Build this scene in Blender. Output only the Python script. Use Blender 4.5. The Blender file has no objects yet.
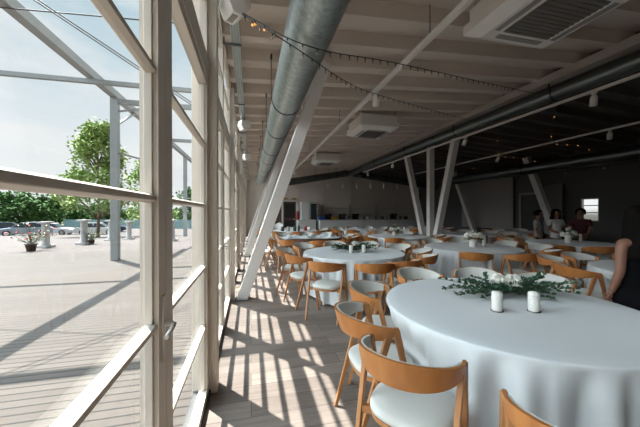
import bpy, bmesh, math, random
from mathutils import Vector, Matrix
random.seed(7)
PI = math.pi
SC = bpy.context.scene
COL = SC.collection
EYE = 1.47
F = 284.4
YAW = math.atan(69/284.4)

# ------------------------------------------------------------------ helpers
def cam2w(px, d, z):
    """point at camera depth d (metres along the view), photo column px, height z"""
    x = (px-320)/F*d
    c, s = math.cos(YAW), math.sin(YAW)
    return Vector((x*c+d*s, -x*s+d*c, z))

class MB:
    """collects shapes for ONE mesh"""
    def __init__(self):
        self.v = []; self.f = []; self.m = []; self.s = []
    def add(self, vs, fs, mat=0, smooth=False):
        o = len(self.v)
        self.v += [tuple(p) for p in vs]
        for f in fs:
            self.f.append(tuple(i+o for i in f)); self.m.append(mat); self.s.append(smooth)
        return self
    def box(self, x0, x1, y0, y1, z0, z1, mat=0):
        vs = [(x0,y0,z0),(x1,y0,z0),(x1,y1,z0),(x0,y1,z0),(x0,y0,z1),(x1,y0,z1),(x1,y1,z1),(x0,y1,z1)]
        return self.add(vs, [(0,3,2,1),(4,5,6,7),(0,1,5,4),(1,2,6,5),(2,3,7,6),(3,0,4,7)], mat)
    def frustum(self, p0, p1, a0, b0, a1=None, b1=None, up=(0,0,1), mat=0):
        """bar from p0 to p1, section a (sideways) x b, tapering"""
        p0 = Vector(p0); p1 = Vector(p1); a1 = a0 if a1 is None else a1; b1 = b0 if b1 is None else b1
        d = (p1-p0).normalized(); u = Vector(up)
        if abs(d.dot(u)) > .98: u = Vector((0,1,0))
        s = d.cross(u).normalized(); t = s.cross(d)
        vs = []
        for p, a, b in ((p0,a0,b0),(p1,a1,b1)):
            for i, j in ((-1,-1),(1,-1),(1,1),(-1,1)):
                vs.append(p+s*(i*a/2)+t*(j*b/2))
        return self.add(vs, [(3,2,1,0),(4,5,6,7),(0,1,5,4),(1,2,6,5),(2,3,7,6),(3,0,4,7)], mat)
    def tube(self, pts, r, n=8, mat=0, cap=True, smooth=True):
        pts = [Vector(p) for p in pts]
        rs = r if isinstance(r, (list, tuple)) else [r]*len(pts)
        vs = []; fs = []
        prev = None
        for i, p in enumerate(pts):
            d = (pts[min(i+1,len(pts)-1)]-pts[max(i-1,0)]).normalized()
            if prev is None:
                u = Vector((0,0,1)) if abs(d.z) < .9 else Vector((1,0,0))
                s = d.cross(u).normalized()
            else:
                s = (prev - d*prev.dot(d)).normalized()
            prev = s
            t = d.cross(s)
            for k in range(n):
                a = 2*PI*k/n
                vs.append(p+(s*math.cos(a)+t*math.sin(a))*rs[i])
        for i in range(len(pts)-1):
            for k in range(n):
                k2 = (k+1) % n
                fs.append((i*n+k, i*n+k2, (i+1)*n+k2, (i+1)*n+k))
        self.add(vs, fs, mat, smooth)
        if cap:
            o = (len(pts)-1)*n
            self.add(vs[:n], [tuple(range(n-1,-1,-1))], mat); self.add(vs[o:], [tuple(range(n))], mat)
        return self
    def lathe(self, prof, n=24, c=(0,0,0), mat=0, smooth=True, fn=None):
        """prof: list of (r,z)"""
        vs = []; fs = []
        for (r, z) in prof:
            for k in range(n):
                a = 2*PI*k/n
                rr = r if fn is None else fn(r, z, a)
                vs.append((c[0]+rr*math.cos(a), c[1]+rr*math.sin(a), c[2]+z))
        for i in range(len(prof)-1):
            for k in range(n):
                k2 = (k+1) % n
                fs.append((i*n+k, i*n+k2, (i+1)*n+k2, (i+1)*n+k))
        if prof[0][0] > 1e-5: self.add(vs[:n], [tuple(range(n-1,-1,-1))], mat)
        self.add(vs, fs, mat, smooth)
        if prof[-1][0] > 1e-5: self.add(vs[-n:], [tuple(range(n))], mat)
        return self
    def prism(self, poly, axis, a0, a1, mat=0):
        """poly in the two other axes (ccw), extruded along axis 'x','y' or 'z'"""
        n = len(poly)
        def P(p, a):
            if axis == 'y': return (p[0], a, p[1])
            if axis == 'x': return (a, p[0], p[1])
            return (p[0], p[1], a)
        vs = [P(p, a0) for p in poly]+[P(p, a1) for p in poly]
        fs = [tuple(range(n-1,-1,-1)), tuple(range(n, 2*n))]+[(i, (i+1)%n, n+(i+1)%n, n+i) for i in range(n)]
        return self.add(vs, fs, mat)
    def sphere(self, c, r, nu=12, nv=8, mat=0):
        rx, ry, rz = r if isinstance(r, (tuple, list)) else (r, r, r)
        vs = [(c[0], c[1], c[2]-rz)]
        for i in range(1, nv):
            t = PI*i/nv-PI/2
            for k in range(nu):
                a = 2*PI*k/nu
                vs.append((c[0]+rx*math.cos(t)*math.cos(a), c[1]+ry*math.cos(t)*math.sin(a), c[2]+rz*math.sin(t)))
        vs.append((c[0], c[1], c[2]+rz)); fs = []
        for k in range(nu):
            k2 = (k+1) % nu
            fs.append((0, 1+k2, 1+k)); e = 1+(nv-2)*nu
            fs.append((e+k, e+k2, len(vs)-1))
            for i in range(nv-2):
                fs.append((1+i*nu+k, 1+i*nu+k2, 1+(i+1)*nu+k2, 1+(i+1)*nu+k))
        return self.add(vs, fs, mat, True)
    def build(self, name, mats, parent=None, loc=(0,0,0), rotz=0, bevel=0, fix=True):
        me = bpy.data.meshes.new(name)
        me.from_pydata(self.v, [], self.f)
        if not isinstance(mats, (list, tuple)): mats = [mats]
        for m in mats: me.materials.append(m)
        for p, mi, s in zip(me.polygons, self.m, self.s):
            p.material_index = mi; p.use_smooth = s
        bm = bmesh.new(); bm.from_mesh(me)
        bmesh.ops.remove_doubles(bm, verts=bm.verts, dist=1e-5)
        if fix: bmesh.ops.recalc_face_normals(bm, faces=bm.faces)
        if bevel:
            es = [e for e in bm.edges if len(e.link_faces) == 2 and e.calc_face_angle(0) > .6]
            bmesh.ops.bevel(bm, geom=es, offset=bevel, segments=2, profile=.6, affect='EDGES', clamp_overlap=True)
        bm.to_mesh(me); bm.free()
        o = bpy.data.objects.new(name, me); COL.objects.link(o)
        o.location = loc; o.rotation_euler = (0,0,rotz)
        if parent: o.parent = parent
        return o

def tag(o, label, cat, group=None):
    o['label'] = label; o['category'] = cat
    if group: o['group'] = group
    return o
def struct(o):
    o['kind'] = 'structure'; return o
def thing(name, label, cat, loc=(0,0,0), rotz=0, group=None):
    o = bpy.data.objects.new(name, None); COL.objects.link(o)
    o.empty_display_size = .1
    o.location = loc; o.rotation_euler = (0,0,rotz)
    return tag(o, label, cat, group)
def setting(name, loc=(0,0,0)):
    o = bpy.data.objects.new(name, None); COL.objects.link(o); o.location = loc
    return struct(o)
KIDS = {}
def copy_tree(o, parent=None):
    c = o.copy(); COL.objects.link(c)
    if parent: c.parent = parent
    for ch in list(o.children): copy_tree(ch, c)
    return c

# ------------------------------------------------------------------ materials
def mat(name, col, rough=.5, metal=0, bump=None, var=None, spec=.5, coat=0, sheen=0):
    """bump=(scale,strength[,stretch]); var=(scale, second colour[,stretch])"""
    m = bpy.data.materials.new(name); m.use_nodes = True
    nt = m.node_tree; b = nt.nodes['Principled BSDF']
    b.inputs['Base Color'].default_value = (*col, 1); b.inputs['Roughness'].default_value = rough
    b.inputs['Metallic'].default_value = metal; b.inputs['Specular IOR Level'].default_value = spec
    if sheen: b.inputs['Sheen Weight'].default_value = sheen
    def coords(stretch):
        tc = nt.nodes.new('ShaderNodeTexCoord'); mp = nt.nodes.new('ShaderNodeMapping')
        mp.inputs['Scale'].default_value = stretch
        nt.links.new(tc.outputs['Object'], mp.inputs['Vector']); return mp.outputs['Vector']
    if var:
        n = nt.nodes.new('ShaderNodeTexNoise'); n.inputs['Scale'].default_value = var[0]; n.inputs['Detail'].default_value = 4
        nt.links.new(coords(var[2] if len(var) > 2 else (1,1,1)), n.inputs['Vector'])
        mx = nt.nodes.new('ShaderNodeMix'); mx.data_type = 'RGBA'
        mx.inputs['A'].default_value = (*col, 1); mx.inputs['B'].default_value = (*var[1], 1)
        r = nt.nodes.new('ShaderNodeValToRGB'); r.color_ramp.elements[0].position = .35; r.color_ramp.elements[1].position = .65
        nt.links.new(n.outputs['Fac'], r.inputs['Fac']); nt.links.new(r.outputs['Color'], mx.inputs['Factor'])
        nt.links.new(mx.outputs['Result'], b.inputs['Base Color'])
    if bump:
        n = nt.nodes.new('ShaderNodeTexNoise'); n.inputs['Scale'].default_value = bump[0]; n.inputs['Detail'].default_value = 3
        nt.links.new(coords(bump[2] if len(bump) > 2 else (1,1,1)), n.inputs['Vector'])
        bp = nt.nodes.new('ShaderNodeBump'); bp.inputs['Strength'].default_value = bump[1]; bp.inputs['Distance'].default_value = .01
        nt.links.new(n.outputs['Fac'], bp.inputs['Height']); nt.links.new(bp.outputs['Normal'], b.inputs['Normal'])
    return m

def plank_mat(name, c1, c2, gap, pw, pl, rough, grain=1.0, metal=0):
    """planks running along world X, pw wide (Y), pl long"""
    m = bpy.data.materials.new(name); m.use_nodes = True
    nt = m.node_tree; N = nt.nodes; L = nt.links; b = N['Principled BSDF']
    tc = N.new('ShaderNodeTexCoord')
    br = N.new('ShaderNodeTexBrick')
    br.offset = .37; br.squash = 1
    br.inputs['Scale'].default_value = 1; br.inputs['Brick Width'].default_value = pl; br.inputs['Row Height'].default_value = pw
    br.inputs['Mortar Size'].default_value = gap; br.inputs['Mortar Smooth'].default_value = .1; br.inputs['Bias'].default_value = 0
    br.inputs['Color1'].default_value = (0,0,0,1); br.inputs['Color2'].default_value = (1,1,1,1); br.inputs['Mortar'].default_value = (.5,.5,.5,1)
    L.new(tc.outputs['Object'], br.inputs['Vector'])
    mp = N.new('ShaderNodeMapping'); mp.inputs['Scale'].default_value = (1.2, 14, 1); L.new(tc.outputs['Object'], mp.inputs['Vector'])
    no = N.new('ShaderNodeTexNoise'); no.inputs['Scale'].default_value = 2.2; no.inputs['Detail'].default_value = 6; no.inputs['Roughness'].default_value = .65
    add = N.new('ShaderNodeVectorMath'); add.operation = 'ADD'
    L.new(mp.outputs['Vector'], add.inputs[0]); L.new(br.outputs['Color'], add.inputs[1])
    sc = N.new('ShaderNodeVectorMath'); sc.operation = 'SCALE'; sc.inputs['Scale'].default_value = 7.0
    L.new(br.outputs['Color'], sc.inputs[0]); L.new(sc.outputs['Vector'], add.inputs[1])
    L.new(add.outputs['Vector'], no.inputs['Vector'])
    # factor = .5*plank + .5*grain
    mth = N.new('ShaderNodeMath'); mth.operation = 'MULTIPLY_ADD'; mth.inputs[1].default_value = grain*1.6; mth.inputs[2].default_value = -.8*grain+.1
    L.new(no.outputs['Fac'], mth.inputs[0])
    sep = N.new('ShaderNodeSeparateColor'); L.new(br.outputs['Color'], sep.inputs['Color'])
    m2 = N.new('ShaderNodeMath'); m2.operation = 'MULTIPLY_ADD'; m2.inputs[1].default_value = .6; L.new(sep.outputs['Red'], m2.inputs[0]); L.new(mth.outputs['Value'], m2.inputs[2]); m2.use_clamp = True
    mx = N.new('ShaderNodeMix'); mx.data_type = 'RGBA'; mx.inputs['A'].default_value = (*c1,1); mx.inputs['B'].default_value = (*c2,1)
    L.new(m2.outputs['Value'], mx.inputs['Factor'])
    mg = N.new('ShaderNodeMix'); mg.data_type = 'RGBA'; mg.inputs['B'].default_value = (c1[0]*.25,c1[1]*.25,c1[2]*.25,1)
    L.new(mx.outputs['Result'], mg.inputs['A']); L.new(br.outputs['Fac'], mg.inputs['Factor'])
    L.new(mg.outputs['Result'], b.inputs['Base Color'])
    b.inputs['Roughness'].default_value = rough
    bp = N.new('ShaderNodeBump'); bp.inputs['Strength'].default_value = .25; bp.inputs['Distance'].default_value = .004; bp.invert = True
    L.new(br.outputs['Fac'], bp.inputs['Height']); L.new(bp.outputs['Normal'], b.inputs['Normal'])
    return m

def glass_mat(name, tint=(.96,.98,.97), refl=.04):
    m = bpy.data.materials.new(name); m.use_nodes = True
    nt = m.node_tree; N = nt.nodes; L = nt.links; N.remove(N['Principled BSDF'])
    t = N.new('ShaderNodeBsdfTransparent'); t.inputs['Color'].default_value = (*tint, 1)
    g = N.new('ShaderNodeBsdfGlossy'); g.inputs['Roughness'].default_value = .0
    fr = N.new('ShaderNodeLayerWeight'); fr.inputs['Blend'].default_value = .15
    mr = N.new('ShaderNodeMapRange'); mr.inputs['To Min'].default_value = refl*.5; mr.inputs['To Max'].default_value = .07
    L.new(fr.outputs['Fresnel'], mr.inputs['Value'])
    mx = N.new('ShaderNodeMixShader'); L.new(mr.outputs['Result'], mx.inputs['Fac']); L.new(t.outputs[0], mx.inputs[1]); L.new(g.outputs[0], mx.inputs[2])
    L.new(mx.outputs[0], N['Material Output'].inputs['Surface'])
    return m
def emit_mat(name, col, strength):
    m = bpy.data.materials.new(name); m.use_nodes = True
    b = m.node_tree.nodes['Principled BSDF']
    b.inputs['Base Color'].default_value = (*col,1); b.inputs['Emission Color'].default_value = (*col,1); b.inputs['Emission Strength'].default_value = strength
    return m

M = {}
M['floor'] = plank_mat('floor_planks', (.125,.10,.085), (.26,.215,.185), .0022, .19, 1.35, .55)
M['deck'] = plank_mat('deck_boards', (.064,.051,.043), (.098,.081,.069), .009, .098, 40.0, .8, .6)
M['paint'] = mat('window_paint', (.66,.60,.53), .45, bump=(30,.05))
M['white_steel'] = mat('white_painted_steel', (.68,.67,.655), .5, bump=(18,.08))
M['grey_steel'] = mat('grey_painted_steel', (.26,.28,.285), .5, bump=(12,.05))
M['wall'] = mat('wall_plaster', (.76,.72,.685), .85, bump=(40,.08), var=(.6,(.73,.69,.655)))
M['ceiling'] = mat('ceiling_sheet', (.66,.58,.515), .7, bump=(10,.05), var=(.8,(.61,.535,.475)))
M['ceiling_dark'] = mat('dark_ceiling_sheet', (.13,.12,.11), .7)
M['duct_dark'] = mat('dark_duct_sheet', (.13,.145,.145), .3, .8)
M['beam'] = mat('ridge_beam_paint', (.36,.32,.29), .7)
M['grille'] = mat('grey_grille', (.16,.15,.14), .6)
M['glass'] = glass_mat('window_glass')
M['clear'] = glass_mat('candle_glass', (.99,.99,.99), .02)
M['galv'] = None
M['oak'] = mat('oak_wood', (.50,.21,.062), .42, bump=(60,.05,(1,1,6)), var=(9,(.38,.145,.04),(1,1,.25)))
M['oak_leg'] = mat('oak_leg_wood', (.45,.21,.08), .45, var=(12,(.36,.155,.055),(1,1,.2)))
M['pad'] = mat('seat_fabric', (.55,.555,.52), .9, bump=(220,.15), sheen=.2)
M['cloth'] = mat('table_linen', (.61,.64,.655), .85, bump=(260,.06), sheen=.15)
M['dark'] = mat('black_metal', (.012,.012,.013), .45)
M['darkgrey'] = mat('dark_grey', (.05,.05,.052), .6)
M['candle'] = mat('candle_wax', (.82,.80,.75), .6)
M['leaf'] = mat('eucalyptus_leaf', (.033,.085,.048), .6, var=(30,(.065,.14,.085)))
M['petal'] = mat('white_petal', (.80,.79,.74), .8)
M['stem'] = mat('plant_stem', (.10,.12,.05), .7)
M['chrome'] = mat('brushed_steel', (.62,.62,.62), .3, 1)
M['white_plastic'] = mat('white_plastic', (.74,.72,.69), .45)
M['red'] = mat('red_paint', (.35,.02,.02), .35)
M['skin'] = mat('skin', (.26,.13,.085), .6, var=(6,(.235,.115,.075)))
M['hair'] = mat('dark_hair', (.006,.005,.0045), .9, spec=.1, bump=(90,.3,(1,1,.05)))
M['blackcloth'] = mat('black_fabric', (.006,.006,.007), 1, spec=.05)
M['whitecloth'] = mat('white_shirt_fabric', (.6,.6,.6), .9, bump=(120,.1))
M['maroon'] = mat('maroon_fabric', (.07,.015,.02), .9)
M['jeans'] = mat('dark_trouser_fabric', (.02,.022,.03), .9)
M['treeleaf'] = mat('tree_leaf', (.20,.31,.075), .7, var=(1.2,(.30,.39,.13)))
M['darkleaf'] = mat('dark_tree_leaf', (.035,.10,.022), .8, var=(.6,(.07,.17,.035)))
M['bark'] = mat('tree_bark', (.20,.15,.11), .9, bump=(14,.5))
M['pave'] = mat('pale_paving', (.10,.083,.077), .9, var=(.5,(.09,.075,.07)), bump=(50,.1))
M['grass'] = mat('dry_grass', (.10,.13,.05), .95, var=(.2,(.16,.15,.08)))
M['lake'] = mat('turquoise_fence', (.10,.20,.21), .7, var=(2,(.13,.22,.225)))
M['stone'] = mat('white_stone', (.40,.40,.40), .8, bump=(25,.3))
M['terracotta'] = mat('dark_pot', (.05,.04,.035), .6)
M['pinkflower'] = mat('pink_petal', (.75,.14,.16), .8)
M['carwhite'] = mat('white_car_paint', (.55,.56,.57), .25)
M['carblue'] = mat('pale_blue_car_paint', (.26,.33,.41), .25)
M['cardark'] = mat('dark_blue_car_paint', (.02,.03,.06), .25)
M['carglass'] = mat('car_glass', (.03,.04,.045), .08)
M['tyre'] = mat('tyre_rubber', (.015,.015,.015), .8)
M['cabinet'] = mat('white_cabinet', (.66,.68,.67), .5)
M['counter'] = mat('counter_front', (.72,.74,.74), .6)
M['blue'] = mat('blue_plastic', (.02,.07,.35), .4)
M['yellow'] = mat('amber_plastic', (.45,.25,.04), .5)
M['screen'] = mat('projection_screen_fabric', (.30,.29,.285), .9)
M['rubber'] = mat('black_rubber', (.01,.01,.01), .8)
M['bulb'] = emit_mat('warm_bulb', (1,.45,.12), .8)
M['bulbdim'] = mat('unlit_bulb', (.30,.27,.22), .3)
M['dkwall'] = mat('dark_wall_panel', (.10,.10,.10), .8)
M['brownwood'] = mat('dark_brown_wood', (.10,.05,.03), .6)

def galv():
    m = bpy.data.materials.new('galvanised_sheet'); m.use_nodes = True
    nt = m.node_tree; N = nt.nodes; L = nt.links; b = N['Principled BSDF']
    b.inputs['Metallic'].default_value = .85; b.inputs['Roughness'].default_value = .38
    tc = N.new('ShaderNodeTexCoord'); n = N.new('ShaderNodeTexVoronoi'); n.inputs['Scale'].default_value = 28
    L.new(tc.outputs['Object'], n.inputs['Vector'])
    mx = N.new('ShaderNodeMix'); mx.data_type = 'RGBA'; mx.inputs['A'].default_value = (.27,.305,.295,1); mx.inputs['B'].default_value = (.37,.41,.40,1)
    sp = N.new('ShaderNodeSeparateColor'); L.new(n.outputs['Color'], sp.inputs['Color']); L.new(sp.outputs['Red'], mx.inputs['Factor'])
    L.new(mx.outputs['Result'], b.inputs['Base Color'])
    return m
M['galv'] = galv()

# ------------------------------------------------------------------ the room
XW = -.33            # inner face of the window frames
YF, YN = 18.0, -4.5  # far and near end walls
XR, XRIDGE = 11.6, 5.4
ZE, ZR = 3.55, 3.90  # eaves and ridge
def zc(x): return ZE+(ZR-ZE)*(x+.45)/(XRIDGE+.45) if x <= XRIDGE else ZR-(ZR-ZE)*(x-XRIDGE)/(XR-XRIDGE)

b = MB(); b.box(-.42, XR+.2, YN-.2, YF+.2, -.12, 0)
struct(b.build('floor', M['floor']))

# ribbed sheet ceiling: trapezoid ribs running across the room
b = MB(); per = .56
prof = []
y = YN-.2
while y < YF+.2:
    prof += [(y, .16), (y+.35, .16), (y+.385, .0), (y+.525, .0)]
    y += per
prof.append((y, .16))
xs = [-.39, XRIDGE, XR+.2]
vs = []; n = len(prof)
for x in xs:
    vs += [(x, p[0], zc(min(x, XR))+p[1]) for p in prof]
fs = [(i*n+k, i*n+k+1, (i+1)*n+k+1, (i+1)*n+k) for i in range(2) for k in range(n-1)]
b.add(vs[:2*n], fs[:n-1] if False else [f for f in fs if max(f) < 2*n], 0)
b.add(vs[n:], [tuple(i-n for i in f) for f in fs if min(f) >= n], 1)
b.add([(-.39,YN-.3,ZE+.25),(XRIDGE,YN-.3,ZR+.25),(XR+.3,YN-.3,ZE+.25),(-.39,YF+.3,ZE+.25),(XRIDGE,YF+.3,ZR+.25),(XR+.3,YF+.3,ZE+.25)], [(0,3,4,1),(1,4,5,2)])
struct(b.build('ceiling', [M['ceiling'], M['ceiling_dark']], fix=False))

def gable(name, y0, y1, m):
    b = MB()
    b.prism([(-.39,0),(XR,0),(XR,ZE+.16),(XRIDGE,ZR+.16),(-.39,ZE+.16)], 'y', y0, y1)
    return struct(b.build(name, m))
gable('wall_far', YF, YF+.15, M['wall'])
gable('wall_near', YN-.15, YN, M['wall'])
b = MB()   # joint strips on the far wall
for x in (3.0, 4.6, 6.5, 8.4, 10.2): b.box(x-.03, x+.03, YF-.02, YF, 0, ZE)
struct(b.build('trim_1', M['wall']))

# right wall, with its openings
b = MB()
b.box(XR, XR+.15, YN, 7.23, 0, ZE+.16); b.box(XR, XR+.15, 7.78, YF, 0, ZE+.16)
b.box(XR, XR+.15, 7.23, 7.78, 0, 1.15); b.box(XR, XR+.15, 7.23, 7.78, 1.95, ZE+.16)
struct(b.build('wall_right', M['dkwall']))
w = setting('window_20', (XR+.05, 7.505, 1.55))
b = MB()
b.box(-.04,.04,-.275,-.245,-.4,.4); b.box(-.04,.04,.245,.275,-.4,.4); b.box(-.04,.04,-.245,.245,.37,.4); b.box(-.04,.04,-.245,.245,-.4,-.37)
for z in (-.1,.15): b.box(-.03,.03,-.245,.245,z-.015,z+.015)
b.build('window_frame', M['white_plastic'], w)
b = MB(); b.box(-.004,.004,-.245,.245,-.37,.37); b.build('pane', M['glass'], w)

# --- window wall: posts, head beam, sill, door leaves, upper lights
NB0, NB1, BAY = -2, 7, 2.5
HEAD0, HEAD1, TOP = 2.46, 2.675, 3.53
b = MB(); b.box(-.39,-.315, YN, YF, TOP, ZE+.16); struct(b.build('wall_left', M['paint']))
b = MB(); b.box(-.39,-.325, YN, YF, HEAD0+.06, HEAD1); struct(b.build('trim_2', M['paint']))
b = MB(); b.box(-.45,-.318, YN, YF, 0, .035); struct(b.build('trim_3', M['darkgrey']))
ti = 4
for k in range(NB0, NB1+1):
    y = k*BAY
    if y < YN: y = YN+.06
    b = MB(); b.box(-.46,-.267, y-.06, y+.06, 0, TOP)
    o = b.build('trim_%d' % ti, M['paint'], bevel=.006); struct(o); ti += 1

def ring(b, x0, x1, y0, y1, z0, z1, s, bot, top):
    b.box(x0,x1,y0,y0+s,z0,z1); b.box(x0,x1,y1-s,y1,z0,z1)
    b.box(x0,x1,y0+s,y1-s,z0,z0+bot); b.box(x0,x1,y0+s,y1-s,z1-top,z1)
BARS = (.585, 1.047, 1.52, 1.99)
def bar_profile(z):  # glazing bar, narrower towards the room
    return [(-.376,z-.012),(-.368,z-.016),(-.354,z-.016),(-.336,z-.009),(-.336,z+.009),(-.354,z+.016),(-.368,z+.016),(-.376,z+.012)]
LW = (BAY-.12)/2
def leaf_meshes():
    b = MB(); ring(b, -.392,-.33, .002, LW-.002, .038, HEAD0+.055, .092, .055, .06)
    s = .094
    for z in BARS: b.prism(bar_profile(z), 'y', s, LW-s)
    # stepped glazing beads along the stiles
    for y0, y1 in ((s-.002, s+.012), (LW-s-.012, LW-s+.002)):
        b.box(-.376,-.348, y0, y1, .09, HEAD0)
    g = MB(); g.box(-.376,-.370, .09, LW-.09, .09, HEAD0)
    return b, g
LF = LG = UF = UG = HP = HL = None
def lever_meshes():
    p = MB(); p.box(-.33,-.322,-.016,.016,.90,1.15)
    l = MB(); l.tube([(-.322,0,1.04),(-.298,0,1.04),(-.288,-.012,1.04),(-.285,-.05,1.038),(-.288,-.115,1.032)], [.009,.009,.009,.0085,.008], 10)
    return p, l
first = True
wi = 1
for k in range(NB0, NB1):
    y0 = k*BAY+.06
    if k == NB0: continue
    w = setting('window_%d' % wi, (0, y0, 0)); wi += 1
    for j in range(2):
        if LF is None:
            bl, gl = leaf_meshes()
            lf = bl.build('casement_frame', M['paint'], w, bevel=.003); LF = lf.data
            pg = gl.build('pane', M['glass'], lf); LG = pg.data
            bp, bl2 = lever_meshes()
            hp = bp.build('handle_plate', M['white_plastic'], lf, (0, LW-.045, 0), bevel=.002); HP = hp.data
            hl = bl2.build('lever_handle', M['white_plastic'], lf, (0, LW-.045, 0)); HL = hl.data
            for q in (bp, bl2): pass
            ho = bpy.data.objects.new('lever_handle', HL); COL.objects.link(ho); ho.parent = lf
            ho.location = (-.72, LW-.045, 0); ho.scale = (-1,1,1); ho.location = (-.722, LW-.045, 0)
            ho.rotation_euler = (0,0,0)
        else:
            lf = bpy.data.objects.new('casement_frame', LF); COL.objects.link(lf); lf.parent = w
            pg = bpy.data.objects.new('pane', LG); COL.objects.link(pg); pg.parent = lf
            if j == 0:
                for nm, dd in (('handle_plate', HP), ('lever_handle', HL)):
                    h = bpy.data.objects.new(nm, dd); COL.objects.link(h); h.parent = lf; h.location = (0, LW-.045, 0)
        lf.location = (0, j*LW, 0)
        if UF is None:
            bu = MB(); ring(bu, -.385,-.335, .002, LW-.002, HEAD1+.002, TOP-.002, .05,.045,.03)
            bu.box(-.375,-.34,.05,LW-.05,3.125,3.155)
            uf = bu.build('upper_light_frame', M['paint'], w, bevel=.003); UF = uf.data
            gu = MB(); gu.box(-.364,-.358,.05,LW-.05,HEAD1+.045,TOP-.03); up = gu.build('pane', M['glass'], uf); UG = up.data
        else:
            uf = bpy.data.objects.new('upper_light_frame', UF); COL.objects.link(uf); uf.parent = w
            up = bpy.data.objects.new('pane', UG); COL.objects.link(up); up.parent = uf
        uf.location = (0, j*LW, 0)
# short blind bay by the near wall and the rest by the far wall
b = MB(); b.box(-.45,-.33,YN,-2.56,.035,TOP); struct(b.build('trim_40', M['paint']))
b = MB(); b.box(-.45,-.33,17.56,YF,.035,TOP); struct(b.build('trim_41', M['paint']))

# ------------------------------------------------------------------ struts and columns
def beam_between(name, p0, p1, w, d, m, label, cat, group=None, up=(0,1,0), base=True):
    p0 = Vector(p0); p1 = Vector(p1)
    t = thing(name, label, cat, p0, 0, group)
    b = MB(); b.frustum((0,0,0), p1-p0, w, d, up=up); b.build('shaft', m, t, bevel=.006)
    if base:
        q = MB(); q.box(-w*.62, w*.62, -d*.62, d*.62, 0.0, .012); q.build('base_plate', M['darkgrey'], t)
    return t
G = 'leaning white struts along the window wall'
for i, yb in enumerate((5.0, 9.75, 14.5)):
    beam_between('leaning_strut', (-.15, yb, .0), (1.03, yb-1.05, zc(1.03)-.05), .17, .23, M['white_steel'],
        ['wide white steel strut leaning up from the window wall, nearest of three', 'second white steel strut leaning behind the nearest one by the windows',
         'farthest white leaning strut at the end of the window wall'][i], 'strut', G, up=(0,1,0))
xr = 5.42
zb = 3.44
G = 'white columns fanned under the ridge beam'
for dy, lab in ((1.55,'left of three fanned white columns, leaning away under the ridge duct'), (0,'upright middle one of the three fanned white columns'), (-1.25,'right of three fanned white columns, leaning towards the camera')):
    beam_between('fan_column', (xr+.22, 8.1+dy*.09, 0), (xr+.22, 8.1+dy, zc(xr+.22)-.02), .17, .17, M['white_steel'], lab, 'column', G, up=(1,0,0))
G = 'leaning struts along the right wall'
for yt, yb, lab in ((8.9, 8.2, 'dim leaning column near the people at the right'), (13.0, 12.3, 'dim leaning column to the left of the projection screen')):
    beam_between('leaning_strut', (11.3, yb, 0), (10.45, yt, zc(10.45)-.01), .2, .22, M['white_steel'], lab, 'strut', G)

b = MB(); b.box(5.12, 5.46, YN, YF, 3.765, 3.90)
struct(b.build('trim_50', M['beam']))       # ridge beam

# ------------------------------------------------------------------ ducts
def duct(name, p0, p1, r, label, m='galv', rings=(), rod_h=None, group=None):
    p0 = Vector(p0); p1 = Vector(p1); L_ = (p1-p0).length; d = (p1-p0)/L_
    t = thing(name, label, 'duct', p0, 0, group)
    b = MB()
    n = int(L_/.045); pts = []; rs = []
    for i in range(n+1):
        s = L_*i/n
        pts.append(d*s); rs.append(r+(.0022 if i % 2 else 0))
    b.tube(pts, rs, 28, cap=True); b.build('duct_pipe', M[m], t)
    for s in rings:
        q = MB(); q.tube([d*(s-.017), d*(s+.017)], r+.006, 28); rg = q.build('clamp_ring', M['dark'], t)
        if rod_h:
            side = Vector((-d.y, d.x, 0))
            for sg in (1,-1):
                a = d*s+side*(sg*(r+.012))
                top = rod_h(p0+a)-p0.z
                k = MB(); k.tube([a-Vector((0,0,.02)), (a.x,a.y,top)], .005, 6); k.tube([(a.x,a.y,top-.07),(a.x,a.y,top)], .014, 8); k.build('hanger_rod', M['dark'], rg)
    return t
HR = lambda p: zc(p.x)+.01
duct('spiral_duct', (.48,-3.5,3.0), (.48,13.9,3.0), .2, 'long round galvanised duct running along beside the windows', rings=(2.9,5.0,7.4,8.7,10.3,11.6,13.2,14.6,16.2), rod_h=HR)
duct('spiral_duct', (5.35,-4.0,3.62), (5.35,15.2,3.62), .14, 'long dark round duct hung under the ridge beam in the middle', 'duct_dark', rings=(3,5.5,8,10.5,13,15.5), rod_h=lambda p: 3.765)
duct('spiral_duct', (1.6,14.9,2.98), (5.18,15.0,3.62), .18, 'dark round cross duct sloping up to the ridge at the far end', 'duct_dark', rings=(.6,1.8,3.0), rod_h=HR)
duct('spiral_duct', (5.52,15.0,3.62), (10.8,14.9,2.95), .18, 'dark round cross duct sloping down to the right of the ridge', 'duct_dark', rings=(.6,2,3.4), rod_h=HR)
duct('spiral_duct', (9.9,-3.5,3.05), (9.9,13.0,3.05), .2, 'dim round duct along the right side of the hall', 'duct_dark', rings=(4,8,12,15), rod_h=HR)

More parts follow.
